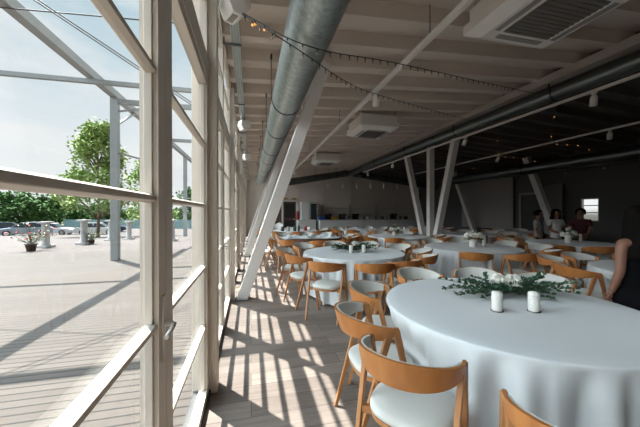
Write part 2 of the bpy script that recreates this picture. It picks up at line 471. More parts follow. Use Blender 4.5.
# ------------------------------------------------------------------ rails with spotlights
def spot_rail(x, z, y0, y1, ys, label, r=.022, top=None):
    t = thing('lighting_rail', label, 'rail', (x, y0, z))
    b = MB(); b.box(-r,r,0,y1-y0,-r,r); b.build('rail_bar', M['white_plastic'], t)
    yy = y0+.5
    while yy < y1:
        k = MB(); k.tube([(0,yy-y0,r),(0,yy-y0,(top or zc(x)+.01)-z)], .005, 6); k.build('hanger_rod', M['darkgrey'], t); yy += 3.2
    return t
def spot(x, y, z, label, group, s=1.0):
    t = thing('spotlight', label, 'spotlight', (x, y, z), random.uniform(-1,1), group)
    b = MB(); b.box(-.03*s,.03*s,-.05*s,.05*s,-.03*s,0); b.tube([(0,0,-.03*s),(0,0,-.075*s)], .012*s, 8); b.build('bracket', M['white_plastic'], t)
    b = MB(); b.tube([(0,-.02*s,-.06*s),(0,.0,-.09*s),(0,.07*s,-.20*s)], [.03*s,.05*s,.052*s], 14); b.build('lamp_head', M['white_plastic'], t)
    return t
spot_rail(1.87, 3.34, -1.0, 13.2, None, 'slim pale lighting rail hung between the duct and the ceiling cassettes', .026)
G = 'white spotlights on the lighting rails'
for y, lab in ((4.05,'spotlight hanging from the pale rail, nearest on it'), (8.3,'spotlight in the middle of the pale rail'), (12.4,'spotlight near the far end of the pale rail')):
    spot(1.87, y, 3.32, lab, G)
spot_rail(5.42, 3.44, -2.0, 13.2, None, 'long lighting rail fixed right under the ridge duct', top=3.49)
for y, lab in ((3.45,'spotlight nearest the camera under the ridge duct'), (6.3,'spotlight under the ridge duct just right of the fan columns'), (10.2,'spotlight under the ridge duct just left of the fan columns'), (12.7,'spotlight at the far end of the rail under the ridge duct')):
    spot(5.42, y, 3.42, lab, G)
spot_rail(8.2, 3.42, -2.0, 13.0, None, 'thin lighting rail in the dim right half of the ceiling')
for y, lab in ((8.0,'spotlight on the dim right hand rail, left one'), (4.9,'spotlight on the dim right hand rail, right one')):
    spot(8.2, y, 3.40, lab, G)

# ------------------------------------------------------------------ air-conditioning cassettes
def cassette(y, label, s=.95):
    x = 2.84; z = 3.42
    t = thing('ceiling_cassette', label, 'air conditioner', (x, y, z), 0, 'air-conditioning cassettes under the ceiling')
    h = s/2
    b = MB()
    b.add([(-h,-h,.0),(h,-h,.0),(h,h,.0),(-h,h,.0),(-h,-h,.10),(h,-h,.10),(h,h,.10),(-h,h,.10),(-h*.78,-h*.78,-.07),(h*.78,-h*.78,-.07),(h*.78,h*.78,-.07),(-h*.78,h*.78,-.07),
           (-h*.92,-h*.92,.10),(h*.92,-h*.92,.10),(h*.92,h*.92,.10),(-h*.92,h*.92,.10),(-h*.92,-h*.92,.26),(h*.92,-h*.92,.26),(h*.92,h*.92,.26),(-h*.92,h*.92,.26)],
          [(0,1,5,4),(1,2,6,5),(2,3,7,6),(3,0,4,7),(1,0,8,9),(2,1,9,10),(3,2,10,11),(0,3,11,8),(11,10,9,8),(4,5,13,12),(5,6,14,13),(6,7,15,14),(7,4,12,15),(12,13,17,16),(13,14,18,17),(14,15,19,18),(15,12,16,19),(16,17,18,19)])
    b.build('housing', M['white_plastic'], t, fix=True)
    g = MB(); q = h*.52
    g.box(-q,q,-q,q,-.078,-.066)
    for i in range(12): g.box(-q,q,-q+2*q*(i+.3)/12,-q+2*q*(i+.6)/12,-.086,-.078)
    g.build('grille', M['grille'], t)
    for sx, sy in ((1,0),(-1,0),(0,1),(0,-1)):
        l = MB(); c = h*.66
        if sx: l.box(sx*c-.03,sx*c+.03,-q,q,-.076,-.05)
        else: l.box(-q,q,sy*c-.03,sy*c+.03,-.076,-.05)
        l.build('louvre', M['screen'], t)
    for sx in (-1,1):
        for sy in (-1,1):
            k = MB(); k.tube([(sx*h*.85,sy*h*.85,.26),(sx*h*.85,sy*h*.85,zc(x+sx*h*.85)-z+.01)], .006, 6); k.build('hanger_rod', M['darkgrey'], t)
cassette(2.15, 'big white ceiling cassette with dark grille at the top right, nearest', 1.1)
cassette(6.4, 'white ceiling cassette in the middle of its row')
cassette(10.8, 'small looking farthest white ceiling cassette')

# ------------------------------------------------------------------ cable tray and lamps along the window head
t = thing('cable_tray', 'perforated galvanised cable tray along the top of the window wall', 'cable tray', (-.16, 0, 3.33))
b = MB(); b.box(-.05,.05,-4.4,17.5,0,.004); b.box(-.05,-.046,-4.4,17.5,0,.05); b.box(.046,.05,-4.4,17.5,0,.05); b.build('tray', M['galv'], t)
b = MB()
y = .5
while y < 16:
    for x in (-.028,.0,.028): b.box(x-.006,x+.006,y,y+.022,-.0012,-.0002)
    y += .045
b.build('perforation', M['darkgrey'], t)
for y in (1.6,3.3,5.1,6.9,8.7,10.5,12.3,14.1):
    b = MB(); b.box(-.135,.06,y-.014,y+.014,-.012,-.002); b.box(-.135,-.12,y-.014,y+.014,-.012,.07); b.build('tray_bracket', M['darkgrey'], t)
G = 'small white wall lamps along the cable tray'
for y, s, lab in ((2.55,1.0,'white lamp box at the top left corner under the cable tray'), (6.0,.95,'second white lamp box along the cable tray'), (9.4,.95,'third white lamp box along the cable tray')):
    t = thing('lamp_box', lab, 'lamp', (-.13, y, 3.32), .5, G)
    b = MB(); b.prism([(-.09,0),(.09,0),(.11,-.10),(.02,-.2),(-.06,-.2),(-.11,-.10)], 'y', -.09*s, .09*s); b.build('lamp_housing', M['white_plastic'], t, bevel=.01)
    b = MB(); b.box(-.05,.0,-.06,.06,-.204,-.199); b.build('lens', M['screen'], t)

# ------------------------------------------------------------------ string lights
def string(ctrl, label, nb, lit, name='string_light'):
    ctrl = [Vector(c) for c in ctrl]
    pts = []
    ext = [ctrl[0]*2-ctrl[1]]+ctrl+[ctrl[-1]*2-ctrl[-2]]
    for i in range(1, len(ext)-2):
        p0,p1,p2,p3 = ext[i-1:i+3]
        for q in range(16):
            s = q/16
            pts.append(.5*((2*p1)+(p2-p0)*s+(2*p0-5*p1+4*p2-p3)*s*s+(3*p1-p0-3*p2+p3)*s**3))
    pts.append(ctrl[-1])
    o = pts[0].copy()
    t = thing(name, label, 'string light', o, 0, 'festoon strings under the ceiling')
    b = MB(); b.tube([p-o for p in pts], .0045, 6); b.build('wire', M['dark'], t)
    L_ = [0]
    for a, c in zip(pts, pts[1:]): L_.append(L_[-1]+(c-a).length)
    base = {}
    for i in range(nb):
        s = L_[-1]*(i+.5)/nb
        k = max(j for j in range(len(L_)) if L_[j] <= s); k = min(k, len(pts)-2)
        f = (s-L_[k])/max(1e-6, L_[k+1]-L_[k]); p = pts[k].lerp(pts[k+1], f)-o
        on = i in lit
        if on not in base:
            q = MB(); q.tube([(0,0,0),(0,0,-.022)], .006, 6, 0); q.sphere((0,0,-.034), (.0085,.0085,.013), 8, 6, 1)
            u = q.build('bulb', [M['dark'], M['bulb'] if on else M['bulbdim']], t); base[on] = u
        else:
            u = bpy.data.objects.new('bulb', base[on].data); COL.objects.link(u); u.parent = t
        u.location = p
random.seed(3)
string([(-.09,2.5,3.16),(.46,2.2,2.77),(1.5,2.75,3.05),(3.5,3.45,3.33),(5.09,4.07,3.60)], 'upper dark string of small bulbs fanning out from the corner lamp box', 46, {1,2})
string([(-.09,2.5,3.15),(.31,2.2,2.76),(1.36,3.42,3.05),(2.92,4.42,3.30),(5.185,5.5,3.51)], 'lower dark string of small bulbs fanning out from the corner lamp box', 44, {1})
string([(5.48,4.0,3.78),(7,5.3,3.2),(9.2,6.2,3.40),(11.4,6.8,3.2)], 'dotted string light crossing the dim right ceiling from the ridge', 40, set(range(0,40,5)))
string([(5.48,5.3,3.80),(7,6.8,3.2),(9.2,8.0,3.38),(11.4,8.6,3.3)], 'dotted string light behind the other one in the dim right half', 40, set(range(2,40,5)))
string([(6.3,10.0,3.5),(8,8.9,3.12),(9.5,7.6,2.75),(11.4,5.2,3.0)], 'low string light over the people on the right', 40, set(range(1,40,5)))

# ------------------------------------------------------------------ chairs
def chair_parts(t):
    a, bb, yc = .272, .262, -.02
    n = 30; ang = 1.82
    def band(r_out, r_in, hs, fi, zoff=0):
        vs = []; N_ = n+1
        for i in range(N_):
            ph = -ang*fi+2*ang*fi*i/n
            c = max(0, math.cos(ph*.86))
            h = (.026+.044*c**1.3)*hs
            zm = .722+.012*c+zoff
            for (dr, sz) in ((r_out,-1),(r_out+.006,-.2),(r_out+.008,1),(r_in+.008,1),(r_in+.006,-.2),(r_in,-1)):
                lean = .02*(sz)*c
                vs.append(((a+dr+lean*.3)*math.sin(ph), yc-(bb+dr+lean)*math.cos(ph), zm+sz*h))
        fs = []
        for i in range(n):
            for k in range(6):
                k2 = (k+1) % 6
                fs.append((i*6+k, i*6+k2, (i+1)*6+k2, (i+1)*6+k))
        fs.append(tuple(range(5,-1,-1))); fs.append(tuple(n*6+k for k in range(6)))
        m = MB(); m.add(vs, fs, 0, True); return m
    o = band(.012,-.006,1.0,1.0).build('backrest', M['oak'], t)
    md = o.modifiers.new('e','EDGE_SPLIT'); md.split_angle = .7
    p = band(-.006,-.020,.97,.9).build('back_pad', M['pad'], o)
    md = p.modifiers.new('e','EDGE_SPLIT'); md.split_angle = .8
    # seat cushion: rounded square, domed
    vs = []; K = 36
    def sq(f, z):
        out = []
        for k in range(K):
            th = 2*PI*k/K; c, s = math.cos(th), math.sin(th); e = .62
            x = math.copysign(abs(c)**e, c)*.238*f; y = math.copysign(abs(s)**e, s)*.225*f+.035
            if y < 0: x *= 1-.12*min(1,-y/.2)
            out.append((x, y, z))
        return out
    m = MB()
    rings = [sq(.94,.418), sq(1.0,.430), sq(1.01,.445), sq(.98,.460), sq(.90,.470), sq(.6,.477), sq(.25,.479)]
    vs = [p_ for r in rings for p_ in r]
    fs = [(i*K+k, i*K+(k+1)%K, (i+1)*K+(k+1)%K, (i+1)*K+k) for i in range(len(rings)-1) for k in range(K)]
    fs += [tuple(range(K-1,-1,-1)), tuple((len(rings)-1)*K+k for k in range(K))]
    m.add(vs, fs, 0, True); m.build('seat', M['pad'], t)
    m = MB(); rings = [sq(.93,.392), sq(.97,.396), sq(.97,.418)]
    vs = [p_ for r in rings for p_ in r]
    fs = [(i*K+k, i*K+(k+1)%K, (i+1)*K+(k+1)%K, (i+1)*K+k) for i in range(2) for k in range(K)]+[tuple(range(K-1,-1,-1)), tuple(2*K+k for k in range(K))]
    m.add(vs, fs)
    for s in (-1,1): m.frustum((s*.20,.10,.400),(s*.262,.125,.400), .03,.035); m.frustum((s*.20,-.09,.400),(s*.262,-.115,.400), .03,.035)
    m.build('seat_frame', M['oak_leg'], t)
    for s in (-1,1):
        for q in (1,-1):
            m = MB(); m.frustum((s*.250, .245*q-.005, 0), (s*.276, .022*q+.01, .735), .024,.026,.030,.046, up=(0,1,0))
            m.build('leg', M['oak_leg'], t, bevel=.004)
CH0 = None
CHAIRS = 'curved wooden armchairs around the tables'
def chair(x, y, face, label):
    """face = direction (radians) the sitter looks"""
    global CH0
    if CH0 is None:
        CH0 = thing('armchair', label, 'chair', (x,y,0), 0, CHAIRS); chair_parts(CH0); CH0.scale = (.9,.9,1.015); c = CH0
    else:
        c = copy_tree(CH0); c['label'] = label
    c.location = (x, y, 0); c.rotation_euler = (0,0,face-PI/2)
    return c

# ------------------------------------------------------------------ tables
def cloth_mesh(seed, seats=(), R=.9, H=.752, hem=.035):
    """seats: (angle, distance, facing offset) of the chairs; the linen is pushed in where a seat touches it"""
    rnd = random.Random(seed)
    comps = [(rnd.choice([9,11,13]), rnd.uniform(0,6.3), .30), (rnd.choice([17,19,21]), rnd.uniform(0,6.3), .6), (rnd.choice([29,31,34]), rnd.uniform(0,6.3), .45), (5, rnd.uniform(0,6.3), .3)]
    def fold(a):
        v = 0
        for n, p, w in comps:
            q = math.sin(n*a+p+.6*math.sin(3*a+p)); v += w*(-abs(q)**.8*1.15 if q < 0 else q*.75)
        return v
    def limit(a):
        m = 9
        for an, d, da in seats:
            e = (a-an+PI) % (2*PI)-PI
            if abs(e) > .9: continue
            rr_ = (d-.262)/max(.3, math.cos(e)); per_ = abs(rr_*math.sin(e))
            rr_ += 1.6*max(0, per_-.24-.05*abs(da))
            m = min(m, rr_)
        return m
    b = MB(); K = 320
    LIM = [limit(2*PI*k/K) for k in range(K)]
    prof = [(.0,H),(.4,H),(.8,H),(R-.012,H),(R-.003,H-.003),(R+.001,H-.012),(R+.003,H-.04)]
    m = 16
    for i in range(1, m+1):
        s = i/m; prof.append((R+.004+.035*s, H-.04-(H-.04-hem)*s))
    def fn(r, z, a):
        if z > H-.02: return r
        s = min(1, max(0, (H-.02-z)/.45)); amp = .068*s**.6
        v = r+amp*fold(a)-.004*s
        l = LIM[int(round(a/(2*PI)*K)) % K]
        if l < v:
            w = min(1, max(0, (H-.06-z)/.17)); v = v*(1-w)+min(v, l)*w
        return v
    b.lathe(prof, K, fn=fn)
    b.f.pop(); b.m.pop(); b.s.pop()      # open hem
    return b
def table(x, y, R=.9):
    t = thing('round_table', '', 'table', (x,y,0), 0, 'round banquet tables')
    b = MB(); b.lathe([(0,.722),(R-.02,.722),(R-.008,.728),(R-.008,.742),(R-.012,.748),(0,.748)], 64); b.build('tabletop', M['brownwood'], t)
    for k in range(4):
        a = PI/4+k*PI/2
        b = MB(); b.tube([(.62*math.cos(a),.62*math.sin(a),0),(.55*math.cos(a),.55*math.sin(a),.722)], .016, 8); b.build('leg', M['darkgrey'], t)
    return t
def cloth(x, y, i, label, seats):
    o = cloth_mesh(i+1, seats).build('tablecloth', M['cloth'], None, (x,y,0))
    return tag(o, label, 'tablecloth', 'floor-length round white tablecloths')

NAMES10 = [(270,'nearest side'),(234,'near left side'),(198,'left side'),(162,'far left quarter'),(126,'back, left of centre'),(90,'back'),(54,'back right'),(18,'far right quarter'),(342,'right side'),(306,'near right side')]
T = [ # x, y, description, kind
 (1.92,1.80,'large foreground round table','big'),
 (1.80,4.85,'second table of the window row','two'),
 (1.62,7.85,'third table of the window row','bare'),
 (1.60,10.9,'fourth table of the window row','std'),
 (1.75,13.8 -1.9,'x','skip'),
 (5.10,2.25,'front table of the middle row','std'),
 (4.40,4.95,'second table of the middle row','std'),
 (4.30,7.75,'third table of the middle row','std'),
 (4.45,10.9,'fourth table of the middle row','std'),
 (7.30,5.05,'near table of the right row','std'),
 (7.05,8.0,'second table of the right row','std'),
 (7.2,11.0,'last table of the right row','std'),
 (9.6,8.1,'far right table by the right wall','std'),
]
PP = [(cam2w(639, 2.5, 0),.5), (cam2w(556, 7.7, 0),.45), (cam2w(580.5, 7.55, 0),.5), (cam2w(538.5, 8.2, 0),.45), (Vector((11.2,8.3,0)),.6)]
PLACED = [(p.x,p.y,q) for p, q in PP]
rnd = random.Random(11)
ci = 0
for (x, y, desc, kind) in T:
    if kind == 'skip': continue
    t = table(x, y); t['label'] = 'round table under white cloth, the '+desc
    if kind == 'big':
        lst = [(203,1.205,.27,'left side, nearest the camera'),(178.5,1.08,.0,'left side, middle'),(145,.97,0,'left side, farthest'),(95,.98,0,'back, left of the greenery'),
               (58,.98,0,'back, behind the candles'),(27,1.02,0,'back right, beyond the greenery'),(234.2,1.285,.03,'near side, cut by the bottom edge')]
    elif kind == 'two':
        ds = [(198,1.05),(233,1.27),(262,1.27),(284,1.2),(162,1.15),(126,1.18),(90,1.16),(54,1.1),(18,1.12),(345,1.12),(314,1.15)]
        nms = ['left side','near left side, alone','nearest side, left one','nearest side, right one','far left quarter','back, left of centre','back','back right','far right quarter','right side','near right side']
        lst = [(a, d, 0, nm) for (a, d), nm in zip(ds, nms)]
    else:
        lst = [(a+rnd.uniform(-6,6), rnd.uniform(1.08,1.24), rnd.uniform(-.15,.15), nm) for a, nm in NAMES10]
    seats = []
    for a, d, da, nm in lst:
        r = math.radians(a); px, py = x+d*math.cos(r), y+d*math.sin(r)
        if py > 16 or px > 11.1 or math.hypot(px-(xr+.22), py-8.1) < .5: continue
        if kind not in ('big','two') and any(math.hypot(px-qx, py-qy) < q for qx, qy, q in PLACED): continue
        PLACED.append((px,py,.52))
        chair(px, py, r+PI+da, ('curved ' if kind == 'big' else '')+'wooden chair at the '+desc+', '+nm)
        seats.append((r, d, da))
    if kind != 'bare':
        cloth(x, y, ci, 'white cloth on the '+desc, seats); ci += 1

# third table: bunched cloth thrown over its bare top
b = MB(); rr = random.Random(5)
nx, ny = 46, 30; vs = []
for j in range(ny+1):
    for i in range(nx+1):
        u = i/nx*2-1; v = j/ny*2-1
        x = u*.80+.03*math.sin(9*v); yy = v*.42*(1+.25*math.sin(3*u))+.04*math.sin(7*u)
        e = (1-u**4)*(1-v**4)
        z = .757+e*(.035+.03*math.sin(11*u+3*v)*math.sin(5*v+2*u)+.025*math.sin(17*u-6*v)+.018*math.sin(13*v+4*u))
        vs.append((x, yy, max(.7545, z)))
fs = [(j*(nx+1)+i, j*(nx+1)+i+1, (j+1)*(nx+1)+i+1, (j+1)*(nx+1)+i) for j in range(ny) for i in range(nx)]
b.add(vs, fs, 0, True)
o = b.build('tablecloth', M['cloth'], None, (1.62,7.85,0), .1); tag(o, 'crumpled white cloth heaped on the bare topped third window-row table', 'tablecloth', None)
md = o.modifiers.new('s','SOLIDIFY'); md.thickness = .004; md.offset = 1

# ------------------------------------------------------------------ centrepieces
def leaf_quad(b, p, d, up, l, w, mat=0):
    d = d.normalized(); s = d.cross(up)
    if s.length < 1e-3: s = d.orthogonal()
    s.normalize(); n = s.cross(d)
    b.add([p, p+d*l*.35+s*w*.5+n*l*.06, p+d*l*.75+s*w*.42+n*l*.08, p+d*l, p+d*l*.75-s*w*.42+n*l*.08, p+d*l*.35-s*w*.5+n*l*.06], [(0,1,2,3),(0,3,4,5)], mat, False)
def garland(x, y, z, L_, W_, ang, label, seed, flowers, group='greenery centrepieces'):
    rr = random.Random(seed)
    t = thing('greenery_garland', label, 'centrepiece', (x,y,z), ang, group)
    st = MB(); lv = MB()
    for k in range(54):
        sx = rr.choice((-1,1)); x0 = rr.uniform(-.25,.25)*L_
        tip = Vector((x0+sx*rr.uniform(.12,.36)*L_, rr.uniform(-1,1)*W_*.5, rr.uniform(.015,.15)))
        tip.x = max(-L_/2, min(L_/2, tip.x))
        p0 = Vector((x0*.6, rr.uniform(-.04,.04), .02)); mid = p0.lerp(tip,.5)+Vector((0,0,rr.uniform(.03,.06)))
        pts = [p0*(1-s)**2+mid*2*s*(1-s)+tip*s*s for s in [i/7 for i in range(8)]]
        st.tube(pts, .0022, 5)
        for i in range(1, 8):
            for q in range(7):
                d = Vector((rr.uniform(-1,1),rr.uniform(-1,1),rr.uniform(-.15,.9)))+(tip-p0).normalized()*.8
                if pts[i].z+d.normalized().z*.05 < .004: d.z = abs(d.z)
                leaf_quad(lv, pts[i], d, Vector((rr.uniform(-.5,.5),rr.uniform(-.5,.5),1)), rr.uniform(.022,.038), rr.uniform(.015,.024))
    st.build('stem', M['stem'], t); lv.build('foliage', M['leaf'], t, fix=False)
    for (fx, fy, fz, fr) in flowers:
        f = MB()
        for k in range(46):
            a = rr.uniform(0,2*PI); e = rr.uniform(-.2,1.5)
            d = Vector((math.cos(a)*math.cos(e), math.sin(a)*math.cos(e), math.sin(e)))
            leaf_quad(f, Vector((fx,fy,fz))+d*fr*.25, d, Vector((rr.uniform(-1,1),rr.uniform(-1,1),.4)), fr*.8, fr*.75)
        f.sphere((fx,fy,fz), fr*.5, 8, 6)
        f.build('flower', M['petal'], t, fix=False)
    return t
def candle(x, y, z, r, h, label, group='pillar candles on the tables'):
    t = thing('pillar_candle', label, 'candle', (x,y,z), 0, group)
    b = MB(); b.lathe([(0,.004),(r*.97,.004),(r,.010),(r,h-.016),(r*.9,h-.006),(r*.3,h),(0,h-.002)], 24); w = b.build('wax', M['candle'], t)
    b = MB(); b.tube([(0,0,h-.004),(.001,0,h+.008)], .0014, 5); b.build('wick', M['dark'], w)
    b = MB(); b.lathe([(r*1.12,.001),(r*1.16,.006),(r*1.16,h*1.02),(r*1.13,h*1.02),(r*1.13,.008),(0,.0035),(0,.0005)], 28); b.build('glass_cylinder', M['clear'], t)
    b = MB(); b.lathe([(0,.0002),(r*1.15,.0002),(r*1.15,.004),(0,.004)], 24); b.build('holder_base', M['darkgrey'], t)
ZT = .753
garland(2.11, 1.98, ZT, 1.0, .36, -YAW+.0, 'long eucalyptus garland with white flowers on the foreground table', 1, [(.02,-.03,.12,.07),(-.05,.02,.13,.06),(.09,.02,.12,.06)])
candle(1.735,1.70,ZT,.036,.143,'left one of two white candles in glass on the foreground table')
candle(1.985,1.63,ZT,.036,.143,'right one of two white candles in glass on the foreground table')
garland(1.83, 4.9, ZT, .80, .26, -YAW, 'eucalyptus garland on the second window-row table', 2, [(.0,-.02,.13,.06),(.06,.02,.12,.055)])
candle(1.70,4.70,ZT,.036,.143,'left white candle on the second window-row table')
candle(1.92,4.66,ZT,.036,.143,'right white candle on the second window-row table')
def bouquet(x, y, z, label, seed, s=1.0):
    rr = random.Random(seed)
    t = thing('flower_bouquet', label, 'bouquet', (x,y,z), 0, 'white bouquets on the tables')
    b = MB(); b.lathe([(0,.0),(.05*s,.0),(.055*s,.02*s),(.05*s,.10*s),(.06*s,.12*s),(.052*s,.12*s),(.045*s,.10*s),(0,.02*s)], 20); b.build('vase', M['white_plastic'], t)
    lv = MB()
    for k in range(90):
        a = rr.uniform(0,2*PI); e = rr.uniform(-.1,1.3)
        d = Vector((math.cos(a)*math.cos(e), math.sin(a)*math.cos(e), math.sin(e)))
        leaf_quad(lv, Vector((0,0,.12*s))+d*rr.uniform(.03,.11)*s, d, Vector((rr.uniform(-1,1),rr.uniform(-1,1),1)), .06*s, .028*s)
    lv.build('foliage', M['leaf'], t, fix=False)
    for q in range(8):
        a = q*PI*2/7+rr.uniform(-.2,.2); R_ = .085*s if q < 7 else 0
        c = Vector((R_*math.cos(a), R_*math.sin(a), (.17 if q < 7 else .24)*s+rr.uniform(-.03,.03)*s)); f = MB()
        for k in range(24):
            aa = rr.uniform(0,2*PI); e = rr.uniform(-.6,1.5)
            d = Vector((math.cos(aa)*math.cos(e), math.sin(aa)*math.cos(e), math.sin(e)))
            leaf_quad(f, c+d*.012*s, d, Vector((rr.uniform(-1,1),rr.uniform(-1,1),.4)), .045*s, .045*s)
        f.sphere(c, .028*s, 8, 6); f.build('flower', M['petal'], t, fix=False)
bouquet(4.42, 4.92, ZT, 'white flower bouquet in a low vase on the second middle-row table', 4, 1.25)
candle(4.72,4.95,ZT,.034,.24,'tall white candle beside the bouquet on the second middle-row table')
bouquet(4.2, 7.8, ZT, 'white bouquet on the third middle-row table before the fan columns', 5, 1.2)
candle(4.5,7.75,ZT,.03,.26,'thin white candle on the third middle-row table')
bouquet(7.15, 5.05, ZT, 'white bouquet on the near table of the right row', 6, 1.25)
candle(7.6,5.1,ZT,.03,.2,'white candle beside the bouquet on the right row table')
def vessel(name, x, y, z, prof, m, label, cat, group):
    b = MB(); b.lathe(prof, 18); o = b.build(name, m, None, (x,y,z)); return tag(o, label, cat, group)
bot = [(0,0),(.036,0),(.038,.01),(.038,.16),(.03,.2),(.013,.23),(.012,.29),(.014,.30),(0,.30)]
jar = [(0,0),(.06,0),(.065,.02),(.065,.12),(.05,.15),(.052,.17),(0,.17)]
G = 'jars and vases on the fourth window-row table'
for i, (dx, dy, pr, m, lab) in enumerate(((-.45,-.2,jar,'darkgrey','dark round jar at the left on the fourth window-row table'),(-.25,-.3,jar,'stone','white jar between dark ones on the fourth window-row table'),(.0,-.25,jar,'leaf','dark green jar on the fourth window-row table'),
      (.15,-.3,bot,'darkgrey','dark bottle on the fourth window-row table'),(.42,-.2,jar,'red','dark red pot on the fourth window-row table'))):
    vessel('jar' if pr is jar else 'bottle', 1.6+dx, 10.9+dy, ZT, pr, M[m], lab, 'jar' if pr is jar else 'bottle', G)

# white moulded tub chair by the far window-row table
t = thing('tub_chair', 'small white rounded tub chair beyond the leaning struts', 'chair', (1.25,14.2,0), 2.6)
b = MB(); b.lathe([(.0,.40),(.24,.40),(.27,.46),(.0,.46)], 24); b.build('seat', M['white_plastic'], t)
b = MB(); vs = []
for i in range(21):
    a = -PI*.62+PI*1.24*i/20-PI/2
    for r, z in ((.26,.44),(.31,.95-.22*abs(i-10)/10),(.285,.95-.22*abs(i-10)/10),(.235,.46)): vs.append((r*math.cos(a), r*math.sin(a), z))
fs = [(i*4+k, i*4+(k+1)%4, i*4+4+(k+1)%4, i*4+4+k) for i in range(20) for k in range(4)]+[(3,2,1,0),(80,81,82,83)]
b.add(vs, fs, 0, True); b.build('backrest', M['white_plastic'], t)
for k in range(4):
    a = PI/4+k*PI/2; b = MB(); b.tube([(.26*math.cos(a),.26*math.sin(a),0),(.19*math.cos(a),.19*math.sin(a),.41)], .014, 8); b.build('leg', M['oak_leg'], t)

# ------------------------------------------------------------------ far end: bar, kitchen things
t = thing('bar_counter', 'long pale grey bar counter across the far end of the hall', 'counter', (7.15, 16.75, 0))
b = MB(); b.box(-3.15,3.15,-.25,.25,0,.96)
for x in (-1.9,-.65,.6,1.85): b.box(x-.008,x+.008,-.254,-.25,.05,.95)
b.build('body', M['counter'], t)
b = MB(); b.box(-3.2,3.2,-.3,.3,.96,1.0); b.build('worktop', M['cabinet'], t, bevel=.006)
t = thing('bar_counter', 'short pale counter in front of the white tall cabinet', 'counter', (3.3, 16.9, 0))
b = MB(); b.box(-.55,.5,-.2,.2,0,.96); b.build('body', M['cabinet'], t); b = MB(); b.box(-.58,.52,-.23,.23,.96,1.0); b.build('worktop', M['cabinet'], t)
t = thing('tall_cabinet', 'tall white cabinet beside the fire extinguisher', 'cabinet', (3.28, 17.6, 0))
b = MB(); b.box(-.26,.26,-.3,.3,0,2.08); b.build('body', M['cabinet'], t); b = MB(); b.box(-.25,.25,-.325,-.3,.08,2.06); d = b.build('door', M['cabinet'], t)
b = MB(); b.box(.2,.22,-.35,-.325,.95,1.15); b.build('handle', M['chrome'], d)
t = thing('display_fridge', 'glass-fronted drinks fridge beside the tall white cabinet', 'fridge', (3.82, 17.6, 0))
b = MB(); b.box(-.24,.24,-.28,.3,0,2.08); b.build('body', M['darkgrey'], t)
b = MB(); ring(b, -.3,-.28, -.24, .24, .1, 2.06, .03,.05,.05)
b2 = MB(); b2.box(-.24,-.21,-.3,-.28,.1,2.06); b2.box(.19,.24,-.3,-.28,.1,2.06); b2.box(-.21,.19,-.3,-.28,.1,.16); b2.box(-.21,.19,-.3,-.28,2.0,2.06); d = b2.build('door', M['cabinet'], t)
b = MB(); b.box(-.21,.19,-.288,-.284,.16,2.0); b.build('pane', M['carglass'], d)
for z in (1.2,1.5,1.75):
    b = MB(); b.box(-.21,.19,-.284,-.2801,z,z+.012); b.build('shelf', M['chrome'], t)
# far door
t = setting('door_1', (2.38, YF, 0))
b = MB(); b.box(-.5,-.4,-.09,0,0,2.2); b.box(.4,.5,-.09,0,0,2.2); b.box(-.5,.5,-.09,0,2.12,2.22); b.build('door_frame', M['cabinet'], t)
b = MB(); b.box(-.4,.4,-.04,-.004,0,2.12); d = b.build('door_leaf', M['brownwood'], t)
b = MB(); b.box(.3,.34,-.1,-.04,1.0,1.04); b.box(.2,.34,-.12,-.1,1.0,1.03); b.build('handle', M['chrome'], d)
b = MB(); b.box(-.3,.3,-.052,-.04,.25,.95); b.box(-.3,.3,-.052,-.04,1.1,2.0); b.build('door_panel', M['dark'], d)
t = setting('door_2', (1.62, YF, 0))
b = MB(); b.box(-.24,.24,-.05,0,0,2.05); b.build('door_leaf', M['brownwood'], t)
t = thing('exit_sign', 'small pale lamp box over the dark far door', 'sign', (2.38, YF-.1, 2.3)); b = MB(); b.box(-.42,.42,-.03,.1,-.05,.06); b.build('lamp_housing', M['yellow'], t); b = MB(); b.box(-.15,.15,-.035,-.03,-.035,.045); b.build('lens', M['cabinet'], t)
# fire extinguisher
t = thing('fire_extinguisher', 'red fire extinguisher on the far wall beside the dark door', 'fire extinguisher', (2.88, YF-.1, .98))
b = MB(); b.lathe([(0,0),(.085,0),(.09,.02),(.09,.40),(.07,.46),(.03,.50),(0,.50)], 18); b.build('cylinder', M['red'], t)
b = MB(); b.tube([(0,0,.49),(0,0,.55)], .02, 8); b.box(-.05,.07,-.012,.012,.54,.56); b.build('valve', M['dark'], t)
b = MB(); b.tube([(.04,0,.53),(.10,-.02,.48),(.11,-.02,.25),(.10,-.03,.12)], .012, 8); b.build('hose', M['dark'], t)
b = MB(); b.box(-.04,.04,.08,.1,.1,.4); b.build('wall_bracket', M['dark'], t)
# wall shelf with rails, items on the bar
t = thing('wall_shelf', 'long metal wall shelf behind the bar counter', 'shelf', (7.3, YF-.2, 0))
for z in (1.32,1.72):
    b = MB(); b.box(-2.9,2.6,-.16,.16,z,z+.025); b.build('shelf_board', M['chrome'], t)
for x in (-2.8,-.9,1.0,2.5):
    b = MB(); b.box(x-.02,x+.02,.1,.2,1.1,1.9); b.build('upright', M['chrome'], t)
rr = random.Random(21)
G = 'bottles and pots on the bar counter'
its = [(4.15,'blue','box'),(4.6,'dark','mach'),(5.0,'yellow','box'),(5.5,'darkgrey','mach'),(5.9,'dark','bot'),(6.1,'stone','bot'),(6.4,'dark','mach'),(6.9,'darkgrey','bot'),(7.2,'stone','pot'),(7.7,'dark','bot'),(8.1,'darkgrey','pot'),(8.5,'stone','bot'),(9.0,'dark','mach'),(9.35,'brownwood','bot'),(9.55,'darkgrey','bot'),(9.8,'dark','pot')]
cnm = {'blue':'blue','dark':'black','yellow':'amber','darkgrey':'dark grey','stone':'white','brownwood':'brown'}
